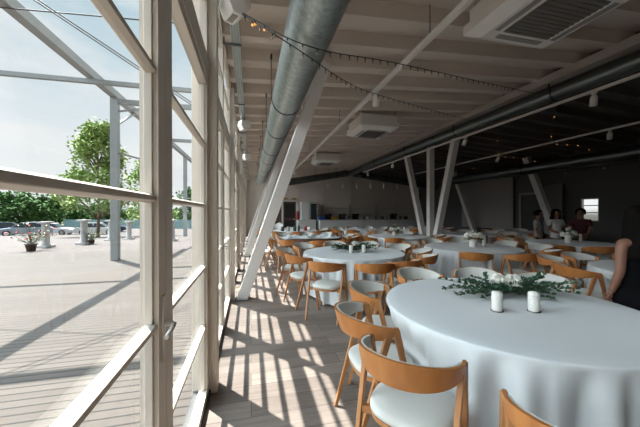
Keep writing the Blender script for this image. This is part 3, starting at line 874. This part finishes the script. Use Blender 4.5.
od = ['leftmost','second','third','fourth','fifth','sixth','seventh','eighth','ninth','tenth','eleventh','twelfth','thirteenth','fourteenth','fifteenth','rightmost']
for i, (x, m, k) in enumerate(its):
    y = 16.75+rr.uniform(-.1,.15)
    if k == 'box':
        b = MB(); b.box(-.16,.16,-.12,.12,0,.18); b.box(-.17,.17,-.13,.13,.15,.19)
        o = b.build('storage_box', M[m], None, (x,y,1.0), bevel=.01); tag(o, '%s storage box on the bar counter, %s item along it' % (cnm[m], od[i]), 'box', G)
    elif k == 'mach':
        t = thing('coffee_machine', '%s machine on the bar counter, %s item along it' % (cnm[m], od[i]), 'machine', (x,y,1.0), 0, G)
        b = MB(); b.box(-.18,.18,-.15,.2,0,.06); b.box(-.18,.18,.02,.2,.06,.34); b.box(-.18,.18,-.15,.2,.26,.36); b.build('body', M[m], t, bevel=.01)
        b = MB(); b.tube([(0,-.08,.26),(0,-.08,.2)], .02, 8); b.build('spout', M['chrome'], t)
    elif k == 'bot': vessel('bottle', x, y, 1.0, bot, M[m], '%s bottle on the bar counter, %s item along it' % (cnm[m], od[i]), 'bottle', G)
    else: vessel('pot', x, y, 1.0, [(0,0),(.11,0),(.12,.02),(.12,.16),(.13,.17),(.12,.18),(.03,.2),(.03,.23),(0,.23)], M[m], '%s lidded pot on the bar counter, %s item along it' % (cnm[m], od[i]), 'pot', G)
# pendants above the bar
for i in range(6):
    x = 3.9+i*.78
    t = thing('pendant_lamp', 'small white cylinder pendant above the bar, %s from the left' % ('first','second','third','fourth','fifth','sixth')[i], 'lamp', (x, 14.2, 2.74), 0, 'cylinder pendants above the bar')
    b = MB(); b.lathe([(0,.3),(.045,.3),(.045,0),(.04,0),(.04,.28),(0,.28)], 14); b.build('lamp_shade', M['white_plastic'], t)
    b = MB(); b.tube([(0,0,.3),(0,0,zc(x)-2.74+.01)], .004, 6); b.build('cord', M['dark'], t)

# right wall things: projection screen, dim door, curtain
t = thing('projection_screen', 'large pale projection screen on the dim right wall', 'screen', (XR-.12, 12.0, .65))
b = MB(); b.box(-.01,.01,-1.6,1.6,0,2.4); b.build('screen_sheet', M['screen'], t)
b = MB(); b.tube([(0,-1.7,2.46),(0,1.7,2.46)], .06, 12); b.build('roller_case', M['white_plastic'], t)
b = MB(); b.tube([(0,-1.62,0),(0,1.62,0)], .02, 8); b.build('weight_bar', M['dark'], t)
t = setting('door_3', (XR, 9.55, 0))
b = MB(); b.box(-.08,0,-.6,-.52,0,2.3); b.box(-.08,0,.52,.6,0,2.3); b.box(-.08,0,-.6,.6,2.2,2.3); b.build('door_frame', M['screen'], t)
b = MB(); b.box(-.03,-.004,-.52,.52,0,2.2); b.build('door_leaf', M['dark'], t)
o = MB(); vs = []
for j in range(2):
    for i in range(41):
        yy = -.35+.7*i/40; vs.append((.03*math.sin(i*1.3), yy, .05+j*2.5))
o.add(vs, [(i,i+1,41+i+1,41+i) for i in range(40)], 0, True)
o = o.build('curtain', M['screen'], None, (XR-.16, 8.65, 0)); tag(o, 'pale hanging curtain right of the dark door on the right wall', 'curtain')
md = o.modifiers.new('s','SOLIDIFY'); md.thickness = .006

# ------------------------------------------------------------------ people
def skin_mesh(joints, edges, root=0, sub=2):
    """joints: list of (x,y,z,rx[,ry]); returns a mesh grown around the skeleton"""
    me = bpy.data.meshes.new('sk'); me.from_pydata([j[:3] for j in joints], edges, [])
    o = bpy.data.objects.new('sk', me); COL.objects.link(o)
    md = o.modifiers.new('skin','SKIN'); md.use_smooth_shade = True
    for i, j in enumerate(joints):
        sv = me.skin_vertices[0].data[i]; sv.radius = (j[3], j[4] if len(j) > 4 else j[3]); sv.use_root = (i == root)
    s = o.modifiers.new('sub','SUBSURF'); s.levels = sub
    dg = bpy.context.evaluated_depsgraph_get(); dg.update()
    m2 = bpy.data.meshes.new_from_object(o.evaluated_get(dg))
    bpy.data.objects.remove(o)
    V = [tuple(v.co) for v in m2.vertices]; Fc = [tuple(p.vertices) for p in m2.polygons]
    return V, Fc
def hand(b, wrist, d, palm_n, mat=0, s=1.0):
    d = Vector(d).normalized(); n = Vector(palm_n); n = (n-d*n.dot(d)).normalized(); w = d.cross(n)
    P = lambda a, c, e: Vector(wrist)+(d*a+w*c+n*e)*s
    V, Fc = skin_mesh([(*P(0,0,0),.026*s,.02*s),(*P(.045,0,0),.036*s,.016*s),(*P(.085,0,.003),.038*s,.013*s)], [(0,1),(1,2)], 0, 1); b.add(V, Fc, mat, True)
    for c, l in ((-.03,.062),(-.010,.074),(.011,.070),(.031,.054)):
        b.tube([P(.07,c,.0),P(.09,c*1.05,.002),P(.09+l*.5,c*1.1,.010),P(.09+l*.85,c*1.1,.028),P(.09+l,c*1.1,.04)], [.0095*s,.0095*s,.009*s,.008*s,.005*s], 8, mat)
    b.tube([P(.02,-.025,.004),P(.045,-.048,.012),P(.07,-.058,.022),P(.088,-.056,.034)], [.012*s,.011*s,.010*s,.006*s], 8, mat)
def person(x, y, rotz, H, label, shirt, sleeve, armL, armR, hairlen, lean=0.0, dress=False, trousers='jeans'):
    """faces local +Y; arms given as (elbow, wrist) in units of H for the local frame; armL is at -X"""
    t = thing('person', label, 'person', (x,y,0), rotz)
    h = H
    def J(px, py, pz, r, r2=None):
        py = py+lean*max(0, pz-.5); return (px*h, py*h, pz*h, r*h, (r2 or r)*h)
    js = [J(0,0,.52,.082,.06), J(0,-.004,.61,.072,.052), J(0,-.004,.70,.085,.058), J(0,-.008,.785,.080,.05), J(0,-.006,.825,.040,.036), J(0,.0,.865,.033,.034)]
    ed = [(0,1),(1,2),(2,3),(3,4),(4,5)]
    # head
    js += [J(0,.012,.895,.048,.054), J(0,.010,.945,.052,.062), J(0,.0,.972,.034,.042)]; ed += [(5,6),(6,7),(7,8)]
    def limb(root, pts):
        prev = root
        for p in pts:
            js.append(J(*p)); ed.append((prev, len(js)-1)); prev = len(js)-1
    arms = {}
    for s, (el, wr) in ((-1, armL), (1, armR)):
        sh = (s*.105, -.006, .795)
        limb(3, [(sh[0], sh[1], sh[2], .033), tuple(Vector(sh).lerp(Vector(el), .5))+(.026,), (*el, .024), tuple(Vector(el).lerp(Vector(wr), .4))+(.023,), (*wr, .016)])
        arms[s] = (Vector(sh), Vector(el), Vector(wr))
        limb(0, [(s*.052,.0,.47,.056), (s*.054,.004,.285,.036), (s*.055,-.008,.20,.035), (s*.055,-.012,.045,.022), (s*.058,.02,.018,.02), (s*.062,.085,.013,.016)])
    V, Fc = skin_mesh(js, ed)
    b = MB(); b.add(V, Fc, 0, True)
    L3 = lambda p: Vector((p[0]*h, (p[1]+lean*max(0, p[2]-.5))*h, p[2]*h))
    # face: nose, eyes, mouth, ears
    f0 = L3((0,.075,.925))
    b.tube([f0+Vector((0,-.012*h,.014*h)), f0+Vector((0,.002*h,-.002*h)), f0+Vector((0,.004*h,-.008*h))], [.004*h,.007*h,.006*h], 8, 0)
    for s in (-1,1):
        b.sphere(L3((s*.019,.064,.937)), .0065*h, 8, 6, 1)
        b.sphere(L3((s*.056,.005,.925)), (.006*h,.012*h,.018*h), 8, 6, 0)
    b.sphere(L3((0,.066,.900)), (.014*h,.006*h,.004*h), 8, 6, 2)
    for s in (-1,1):
        sh, el, wr = arms[s]; d = L3(wr)-L3(el)
        hand(b, L3(wr), d, Vector((-s*.6,.2,-.6)), 0, h/1.7)
    b.build('body', [M['skin'], M['dark'], M['maroon']], t, fix=True)
    # clothes: a slightly larger shell over trunk (and sleeves)
    g = .012*h
    tj = [J(0,0,.47,.104,.080), J(0,-.002,.54,.100,.076), J(0,-.004,.62,.094,.072), J(0,-.004,.70,.102,.076), J(0,-.008,.785,.094,.064), J(0,-.007,.822,.054,.048)]
    te = [(0,1),(1,2),(2,3),(3,4),(4,5)]
    for s in (-1,1):
        sh, el, wr = arms[s]
        a = len(tj)
        tj.append(J(sh.x*(1 if sleeve else .8), sh.y, sh.z, .042)); te.append((4, a))
        if sleeve:
            e2 = sh.lerp(el, sleeve); tj.append(J(e2.x, e2.y, e2.z, .036)); te.append((a, a+1))
    V, Fc = skin_mesh(tj, te); m = MB(); m.add(V, Fc, 0, True); m.build('top', M[shirt], t)
    if dress:
        m = MB(); m.lathe([(.088*h,.55*h),(.108*h,.48*h),(.12*h,.30*h),(.125*h,.22*h),(.12*h,.22*h),(.09*h,.5*h)], 28, fn=lambda r,z,a: r*(1+.04*math.sin(7*a)*(1-z/h))); m.build('skirt', M[shirt], t)
    else:
        pj = [J(0,0,.54,.086,.066)]; pe = []
        for s in (-1,1):
            a = len(pj); pj += [J(s*.052,0,.46,.062), J(s*.054,.002,.28,.044), J(s*.055,-.010,.05,.036)]; pe += [(0,a),(a,a+1),(a+1,a+2)]
        V, Fc = skin_mesh(pj, pe); m = MB(); m.add(V, Fc, 0, True); m.build('trousers', M[trousers], t)
    for s in (-1,1):
        m = MB(); m.sphere((s*.06*h,.035*h,.022*h), (.03*h,.075*h,.022*h), 12, 8); m.build('shoe', M['dark'], t)
    # hair
    m = MB(); K = 28; vs = []; R_ = 14
    c = L3((0,-.004,.945))
    for i in range(R_+1):
        for k in range(K):
            a = 2*PI*k/K                       # a = PI/2 is the face side
            front = max(0, math.sin(a))
            if hairlen > 0: bottom = (.03 if front > .62 else -hairlen*(1 - .35*front))
            else: bottom = .028 if front > .55 else -.045
            top = .062
            s_ = i/R_
            z = top+(bottom-top)*s_**1.15
            if z > 0: rad = math.sqrt(max(0, 1-(z/.0625)**2))
            else: rad = 1.0 - .12*min(1,-z/.08) + (.42*min(1,max(0,-z-.05)/.14) if hairlen > .1 else 0)
            wob = 1+.02*math.sin(9*a)+.012*math.sin(17*a+3*s_)
            vs.append((c.x+.063*h*rad*wob*math.cos(a)*(1.0 if z > -.06 else 1.12), c.y+(.073*rad*wob*math.sin(a) - (.012*min(1,-z/.1) if z < 0 else 0))*h, c.z+z*h))
    fs = [(i*K+k, i*K+(k+1)%K, (i+1)*K+(k+1)%K, (i+1)*K+k) for i in range(R_) for k in range(K)]
    m.add(vs, fs, 0, True); hr = m.build('hair', M['hair'], t)
    md = hr.modifiers.new('s','SOLIDIFY'); md.thickness = .012*h; md.offset = 0
    return t
p = PP[0][0]
person(p.x, p.y, -.25, 1.51, 'woman with long black hair in a sleeveless black top at the right edge', 'blackcloth', 0, ((-.116,-.01,.63),(-.118,.04,.49)), ((.132,.0,.63),(.122,.05,.49)), .24, .0, True)
p = PP[1][0]
person(p.x, p.y, PI-.2, 1.54, 'person in a white short-sleeved shirt standing behind the right tables', 'whitecloth', .6, ((-.15,.02,.64),(-.06,.13,.60)), ((.15,.02,.64),(.07,.13,.60)), .14)
p = PP[2][0]
person(p.x, p.y, PI/2+.6, 1.56, 'dark-haired person in a maroon top bending over the right-row table', 'maroon', .8, ((-.13,.08,.66),(-.08,.18,.58)), ((.13,.08,.66),(.06,.2,.58)), 0, .22)
p = PP[3][0]
person(p.x, p.y, PI+.4, 1.52, 'person in a pale grey shirt left of the other two far people', 'screen', .9, ((-.14,.0,.64),(-.12,.06,.52)), ((.14,.0,.64),(.12,.06,.52)), 0)

# ------------------------------------------------------------------ outside
b = MB(); b.box(-9.5,-.46,-8,12.5,-.14,-.02); struct(b.build('deck', M['deck'], None))
def gz(d): return -.10 if d < 15 else (-.10-1.25*(d-15)/20 if d < 35 else -1.35)
b = MB(); vs = []; nx, ny = 60, 80
for j in range(ny+1):
    for i in range(nx+1):
        x = -90+i*1.485 if True else 0; y = -40+j*2.0
        d = x*math.sin(YAW)+y*math.cos(YAW)
        vs.append((x, y, gz(d)))
fs = [(j*(nx+1)+i, j*(nx+1)+i+1, (j+1)*(nx+1)+i+1, (j+1)*(nx+1)+i) for j in range(ny) for i in range(nx)]
b.add(vs, fs, 0, True); struct(b.build('ground', M['pave']))
o = MB().box(-140,20,60,150,-1.9,-1.2).build('meadow', M['grass']); struct(o)

# pergola frame over the deck
def steel(name, p0, p1, w, label, group='grey steel frame over the terrace', m='grey_steel', up=(0,0,1)):
    p0 = Vector(p0); o = MB().frustum((0,0,0), Vector(p1)-p0, w, w, up=up).build(name, M[m], None, p0, bevel=.004)
    return tag(o, label, 'steel member', group)
XP = -4.1
steel('steel_post', (XP,10.1,-.02), (XP,10.1,5.02), .2, 'grey square steel post on the terrace left of the door')
steel('steel_post', (XP,0.4,-.02), (XP,0.4,5.02), .2, 'grey steel post of the terrace frame near the camera')
steel('steel_post', (XP,19.8,-.1), (XP,19.8,5.02), .2, 'grey steel post of the terrace frame beyond the first post')
steel('steel_beam', (XP,-6,5.1), (XP,24,5.1), .2, 'long grey steel beam sloping across the sky to the terrace post')
for y, lab in ((4.85,'cross beam of the terrace frame above the door'),(8.7,'thin cross beam of the terrace frame before the post'),(10.1,'cross beam of the terrace frame at the post'),(14.9,'cross beam of the terrace frame beyond the post')):
    steel('cross_beam', (-9.0 if y < 9 else XP+.1,y,4.9), (-.4,y,4.9), .11 if y == 8.7 else .14, lab)
steel('brace', (XP+.1,10.1,4.6), (XP+1.3,10.1,4.85), .05, 'short thin brace from the terrace post to the cross beam')
steel('brace', (XP,10.2,4.2), (XP,11.6,5.02), .06, 'short thin brace from the terrace post to the long beam')
steel('brace', (XP+.1,10.1,3.3), (XP+.8,10.4,3.15), .05, 'stubby bracket halfway up the terrace post')
def cable(p0, p1, label, r=.011):
    p0 = Vector(p0); o = MB().tube([(0,0,0), Vector(p1)-p0], r, 6).build('steel_cable', M['darkgrey'], None, p0)
    tag(o, label, 'cable', 'thin cables of the terrace frame')
cable((-9.0,8.0,5.9),(-.44,4.6,4.3),'thin dark cable rising across the sky behind the terrace beam')
cable((XP,4.4,5.1),(-.44,8.4,3.75),'left cable of the close pair crossing above the terrace beam')
cable((XP,4.55,5.1),(-.44,8.7,3.75),'right cable of the close pair crossing above the terrace beam')

# pedestals
def pedestal(px, d, h, label):
    p = cam2w(px, d, 0); g = gz(d)
    t = thing('stone_pedestal', label, 'pedestal', (p.x,p.y,g), -YAW, 'white stone pedestals outside')
    b = MB(); b.box(-.24,.24,-.24,.24,0,.10); b.build('plinth', M['stone'], t, bevel=.01)
    b = MB(); b.lathe([(.19,.10),(.15,.16),(.14,h*.5),(.14,h-.12),(.18,h-.08)], 20); b.build('shaft', M['stone'], t)
    b = MB(); b.box(-.21,.21,-.21,.21,h-.08,h); b.build('capital', M['stone'], t, bevel=.01)
pedestal(45.5, 12.6, 1.15, 'white stone pedestal beside the pink flowering pot outside')
pedestal(84, 13.8, 1.2, 'white stone pedestal with a dark pot at its foot')
pedestal(111, 16.5, 1.2, 'white stone pedestal just left of the steel post')
pedestal(129, 18.5, 1.2, 'white stone pedestal seen right of the steel post')
pedestal(232/1.0-60, 16.0, 1.2, 'white stone pedestal seen through the second window leaf')
def potplant(px, d, label, seed, s=1.0, flower=True):
    p = cam2w(px, d, 0); g = gz(d); rr = random.Random(seed)
    t = thing('potted_plant', label, 'plant', (p.x,p.y,g), 0)
    b = MB(); b.lathe([(0,0),(.13*s,0),(.18*s,.26*s),(.2*s,.26*s),(.2*s,.3*s),(.17*s,.3*s),(.15*s,.24*s),(0,.24*s)], 20); b.build('pot', M['terracotta'], t)
    st = MB(); lv = MB(); fl = MB()
    for k in range(34):
        a = rr.uniform(0,2*PI); e = rr.uniform(.35,1.4); L_ = rr.uniform(.4,.95)*s
        tip = Vector((math.cos(a)*math.cos(e), math.sin(a)*math.cos(e), math.sin(e)))*L_+Vector((0,0,.25*s))
        st.tube([(0,0,.24*s), tip*.5+Vector((0,0,.16*s)), tip], .005, 5)
        for q in range(8):
            pp = Vector((0,0,.28*s)).lerp(tip, rr.uniform(.3,1)); d_ = Vector((rr.uniform(-1,1),rr.uniform(-1,1),rr.uniform(-.4,1)))
            leaf_quad(lv, pp, d_, Vector((0,0,1)), .08*s, .03*s)
        if flower:
            for q in range(5): leaf_quad(fl, tip, Vector((rr.uniform(-1,1),rr.uniform(-1,1),rr.uniform(-.2,1))), Vector((0,0,1)), .06, .06, k % 2)
    st.build('stem', M['stem'], t); lv.build('foliage', M['darkleaf'], t, fix=False)
    if flower: fl.build('flower', [M['pinkflower'], M['petal']], t, fix=False)
potplant(31, 11.4, 'pink flowering plant in a dark pot outside by the pedestal', 3)
potplant(91.5, 13.9, 'small dark pot at the foot of the pedestal under the tree', 4, .75, False)

# cars
def car(px, d, ang, paint, label, L_=4.4):
    p = cam2w(px, d, 0); g = gz(d)
    t = thing('car', label, 'car', (p.x,p.y,g), ang, 'cars parked outside')
    W = 1.76
    def hull(m, prof, w0, w1):
        n = len(prof); vs = []
        for s, w in ((-1,w0),(1,w0)):
            vs += [(q[0], s*(w/2 if q[1] < .95 else w1/2), q[1]) for q in prof]
        m.add(vs, [tuple(range(n-1,-1,-1)), tuple(range(n,2*n))]+[(i,(i+1)%n,n+(i+1)%n,n+i) for i in range(n)])
    b = MB(); a = L_/2
    hull(b, [(-a,.35),(-a+.1,.22),(a-.1,.22),(a,.35),(a,.62),(a-.15,.76),(a-1.0,.90),(-a+.35,.94),(-a,.80)], W, W); b.build('car_body', paint, t, bevel=.05)
    b = MB(); hull(b, [(a-1.05,.90),(a-1.75,1.38),(a-2.3,1.46),(-a+1.0,1.44),(-a+.35,.94)], W*.92, W*.74); b.build('cabin', M['carglass'], t, bevel=.03)
    b = MB(); hull(b, [(a-1.75,1.38),(a-2.3,1.455),(-a+1.0,1.435),(-a+.9,1.40)], W*.76, W*.76); b.v = [(x_, y_, z_+.03) for x_, y_, z_ in b.v]; b.build('roof', paint, t)
    for x_ in (a-.8,-a+.85):
        for s in (-1,1):
            q = MB(); q.tube([(x_,s*(W/2-.2),.32),(x_,s*(W/2+.01),.32)], .32, 20); w_ = q.build('wheel', M['tyre'], t)
            q = MB(); q.tube([(x_,s*(W/2+.005),.32),(x_,s*(W/2+.02),.32)], .2, 14); q.build('hubcap', M['chrome'], w_)
    for s in (-1,1):
        q = MB(); q.box(a-.12,a+.005,s*.55-.16,s*.55+.16,.6,.74); q.build('headlight', M['cabinet'], t)
    for x_ in (-.25,):
        for s in (-1,1):
            q = MB(); q.box(x_-.05,x_+.05,s*W*.41-.02,s*W*.41+.02,.92,1.44); q.build('pillar', paint, t)
car(52, 35, .05, M['carwhite'], 'white car parked farthest right by the turquoise fence')
car(26, 31.5, PI+.5, M['carblue'], 'pale blue car parked beside the white one')
car(-2, 33, PI+.4, M['cardark'], 'dark blue car at the left edge of the photo')
car(40, 39, .6, M['carwhite'], 'white car half hidden behind the pale blue one', 4.0)
car(108, 40, .2, M['cardark'], 'dark car parked behind the pedestals under the tree')
car(98, 36, .1, M['carwhite'], 'pale car parked behind the tree trunk')

# turquoise fence and trees
p0 = cam2w(64, 50, 0); p1 = cam2w(330, 46, 0)
t = thing('site_fence', 'turquoise fence in the distance behind the cars', 'fence', (p0.x,p0.y,-1.35))
dv = Vector((p1.x-p0.x, p1.y-p0.y, 0))
b = MB(); b.frustum((0,0,.75), dv+Vector((0,0,.75)), .06, 1.5); b.build('fence_panel', M['lake'], t)
for i in range(13):
    q = dv*i/12; b = MB(); b.frustum((q.x,q.y,0),(q.x,q.y,1.7), .1,.1); b.build('fence_post', M['grey_steel'], t)
def tree(px, d, h, cw, label, leafm, seed, clumps=40, per=90, base=.22, ls=.22, conic=False, group='trees outside'):
    p = cam2w(px, d, 0); g = gz(d) if d < 60 else -1.25; rr = random.Random(seed)
    t = thing('tree', label, 'tree', (p.x,p.y,g), 0, group)
    tr = MB(); tr.tube([(0,0,-.05),(.05,.02,h*.3),(0,0,h*.75)], [.028*h*.5,.02*h*.5,.006*h], 10)
    lv = MB()
    for k in range(clumps):
        zz = rr.uniform(base+.04, .97); a = rr.uniform(0,2*PI)
        if conic: prof = (1-((zz-base)/(1-base)))**.65*min(1,(zz-base)/.10+.3)
        else: prof = math.sqrt(max(0,1-((zz-(.5+base/2))/((1-base)/2))**2))
        R_ = cw/2*prof*math.sqrt(rr.uniform(.15,1))
        c = Vector((R_*math.cos(a), R_*math.sin(a), zz*h))
        if k % 3 == 0: tr.tube([(0,0,max(base*.7,zz-.2)*h), c], [.02*h*.3,.004*h], 5)
        cr = cw*rr.uniform(.09,.16)
        for q in range(per):
            dd = Vector((rr.gauss(0,1),rr.gauss(0,1),rr.gauss(0,.8)))
            pp = c+dd.normalized()*cr*rr.uniform(.4,1.1)
            if pp.z < .05: continue
            leaf_quad(lv, pp, Vector((rr.uniform(-1,1),rr.uniform(-1,1),rr.uniform(-1,.6))), Vector((rr.uniform(-1,1),rr.uniform(-1,1),1)), ls*rr.uniform(.7,1.3), ls*.7)
    tr.build('trunk', M['bark'], t); lv.build('foliage', leafm, t, fix=False)
tree(98, 25, 10.0, 6.6, 'tall pale green young tree outside beyond the door leaf', M['treeleaf'], 1, 70, 110, .22, .26, True)
tree(147, 31, 8.4, 6.0, 'smaller pale green tree right of the terrace post', M['treeleaf'], 2, 36, 90, .2, .26, True)
for i, (px, d, h, cw, lab) in enumerate(((-40,52,6.0,9,'dark bushy tree beyond the left edge of the door'),(-8,50,5.8,8,'dark bushy tree at the left edge behind the dark car'),(22,50,6.2,8,'dark bushy tree behind the pale blue car'),(46,52,5.4,7,'dark bushy tree behind the white car'),
      (78,68,4.2,8,'distant low dark bush left of the tall tree'),(110,66,4.6,9,'distant dark bush right of the tall tree trunk'),(160,64,5.5,10,'distant dark tree seen through the second leaf'),(195,62,7.5,8,'dark tree behind the farther steel post'),(60,80,5,12,'distant hazy tree between the cars and the tall tree'))):
    tree(px, d, h, cw, lab, M['darkleaf'], 20+i, 44, 70, .02, .5)

# ------------------------------------------------------------------ light
SKY, FILL_GLOW = .95, 9.5
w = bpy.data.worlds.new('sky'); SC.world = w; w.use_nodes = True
N = w.node_tree.nodes; L = w.node_tree.links; bg = N['Background']
tc = N.new('ShaderNodeTexCoord'); sp = N.new('ShaderNodeSeparateXYZ'); L.new(tc.outputs['Generated'], sp.inputs[0])
rp = N.new('ShaderNodeValToRGB'); e = rp.color_ramp.elements
e[0].position = .0; e[0].color = (.16,.15,.14,1); e[1].position = 1; e[1].color = (.42,.60,.75,1)
for pos, c in ((.495,(.22,.21,.20)),(.505,(.88,.88,.90)),(.60,(.80,.84,.89)),(.76,(.50,.64,.74))):
    q = e.new(pos); q.color = (*c,1)
mr = N.new('ShaderNodeMapRange'); mr.inputs['From Min'].default_value = -1; mr.inputs['From Max'].default_value = 1
L.new(sp.outputs['Z'], mr.inputs['Value']); L.new(mr.outputs['Result'], rp.inputs['Fac'])
no = N.new('ShaderNodeTexNoise'); no.inputs['Scale'].default_value = 2.6; no.inputs['Detail'].default_value = 6; no.inputs['Roughness'].default_value = .55
mp = N.new('ShaderNodeMapping'); mp.inputs['Scale'].default_value = (1,1,2.6); mp.inputs['Location'].default_value = (.3,.6,.1); L.new(tc.outputs['Generated'], mp.inputs['Vector']); L.new(mp.outputs['Vector'], no.inputs['Vector'])
cr = N.new('ShaderNodeValToRGB'); cr.color_ramp.elements[0].position = .42; cr.color_ramp.elements[1].position = .66
L.new(no.outputs['Fac'], cr.inputs['Fac'])
up = N.new('ShaderNodeMapRange'); up.inputs['From Min'].default_value = -.01; up.inputs['From Max'].default_value = .05; L.new(sp.outputs['Z'], up.inputs['Value'])
ml = N.new('ShaderNodeMath'); ml.operation = 'MULTIPLY'; L.new(cr.outputs['Color'], ml.inputs[0]); L.new(up.outputs['Result'], ml.inputs[1])
mx = N.new('ShaderNodeMix'); mx.data_type = 'RGBA'; mx.inputs['B'].default_value = (.90,.89,.91,1)
L.new(ml.outputs['Value'], mx.inputs['Factor']); L.new(rp.outputs['Color'], mx.inputs['A']); 
# added fill glow: unseen sky, round the sun and square to the window wall
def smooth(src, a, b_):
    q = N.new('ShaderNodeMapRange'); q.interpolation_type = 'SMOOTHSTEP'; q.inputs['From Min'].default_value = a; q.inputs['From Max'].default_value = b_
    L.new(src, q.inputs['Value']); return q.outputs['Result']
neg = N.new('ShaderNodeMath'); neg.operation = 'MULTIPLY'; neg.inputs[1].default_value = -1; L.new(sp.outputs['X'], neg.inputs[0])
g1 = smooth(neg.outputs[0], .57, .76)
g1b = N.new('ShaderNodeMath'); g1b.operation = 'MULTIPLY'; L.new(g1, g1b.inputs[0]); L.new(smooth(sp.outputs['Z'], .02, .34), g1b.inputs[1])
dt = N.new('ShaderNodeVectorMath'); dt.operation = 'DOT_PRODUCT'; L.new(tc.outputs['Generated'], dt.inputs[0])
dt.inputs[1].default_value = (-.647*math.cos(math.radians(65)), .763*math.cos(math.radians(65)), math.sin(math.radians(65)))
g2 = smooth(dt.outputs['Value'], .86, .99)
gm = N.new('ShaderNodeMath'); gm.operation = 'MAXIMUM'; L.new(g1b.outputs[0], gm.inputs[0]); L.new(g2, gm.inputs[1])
gs = N.new('ShaderNodeMath'); gs.operation = 'MULTIPLY_ADD'; gs.inputs[1].default_value = FILL_GLOW; gs.inputs[2].default_value = SKY; L.new(gm.outputs[0], gs.inputs[0])
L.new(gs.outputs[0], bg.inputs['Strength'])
L.new(mx.outputs['Result'], bg.inputs['Color'])
ld = bpy.data.lights.new('sun','SUN'); ld.energy = 14.0; ld.angle = .0095; ld.color = (1,.95,.90)
sun = bpy.data.objects.new('sun', ld); COL.objects.link(sun); sun.location = (-20,20,30)
el = math.radians(65); dirn = Vector((.647*math.cos(el), -.763*math.cos(el), -math.sin(el)))
sun.rotation_euler = dirn.to_track_quat('-Z','Y').to_euler()

# ------------------------------------------------------------------ camera
cd = bpy.data.cameras.new('camera'); cam = bpy.data.objects.new('camera', cd); COL.objects.link(cam)
cd.lens = 16; cd.sensor_width = 36; cd.sensor_fit = 'HORIZONTAL'; cd.clip_start = .02; cd.clip_end = 500
cam.location = (0,0,EYE); cam.rotation_euler = (math.radians(90-.3), 0, -YAW)
SC.camera = cam
SC.view_settings.view_transform = 'Standard'; SC.view_settings.look = 'None'
SC.view_settings.exposure = .25; SC.view_settings.gamma = 1; SC.view_settings.use_curve_mapping = False
try:
    SC.cycles.max_bounces = 10; SC.cycles.diffuse_bounces = 6; SC.cycles.transparent_max_bounces = 16
    SC.cycles.use_denoising = True; SC.cycles.caustics_reflective = False; SC.cycles.caustics_refractive = False
    SC.cycles.sample_clamp_indirect = 6
except Exception: pass
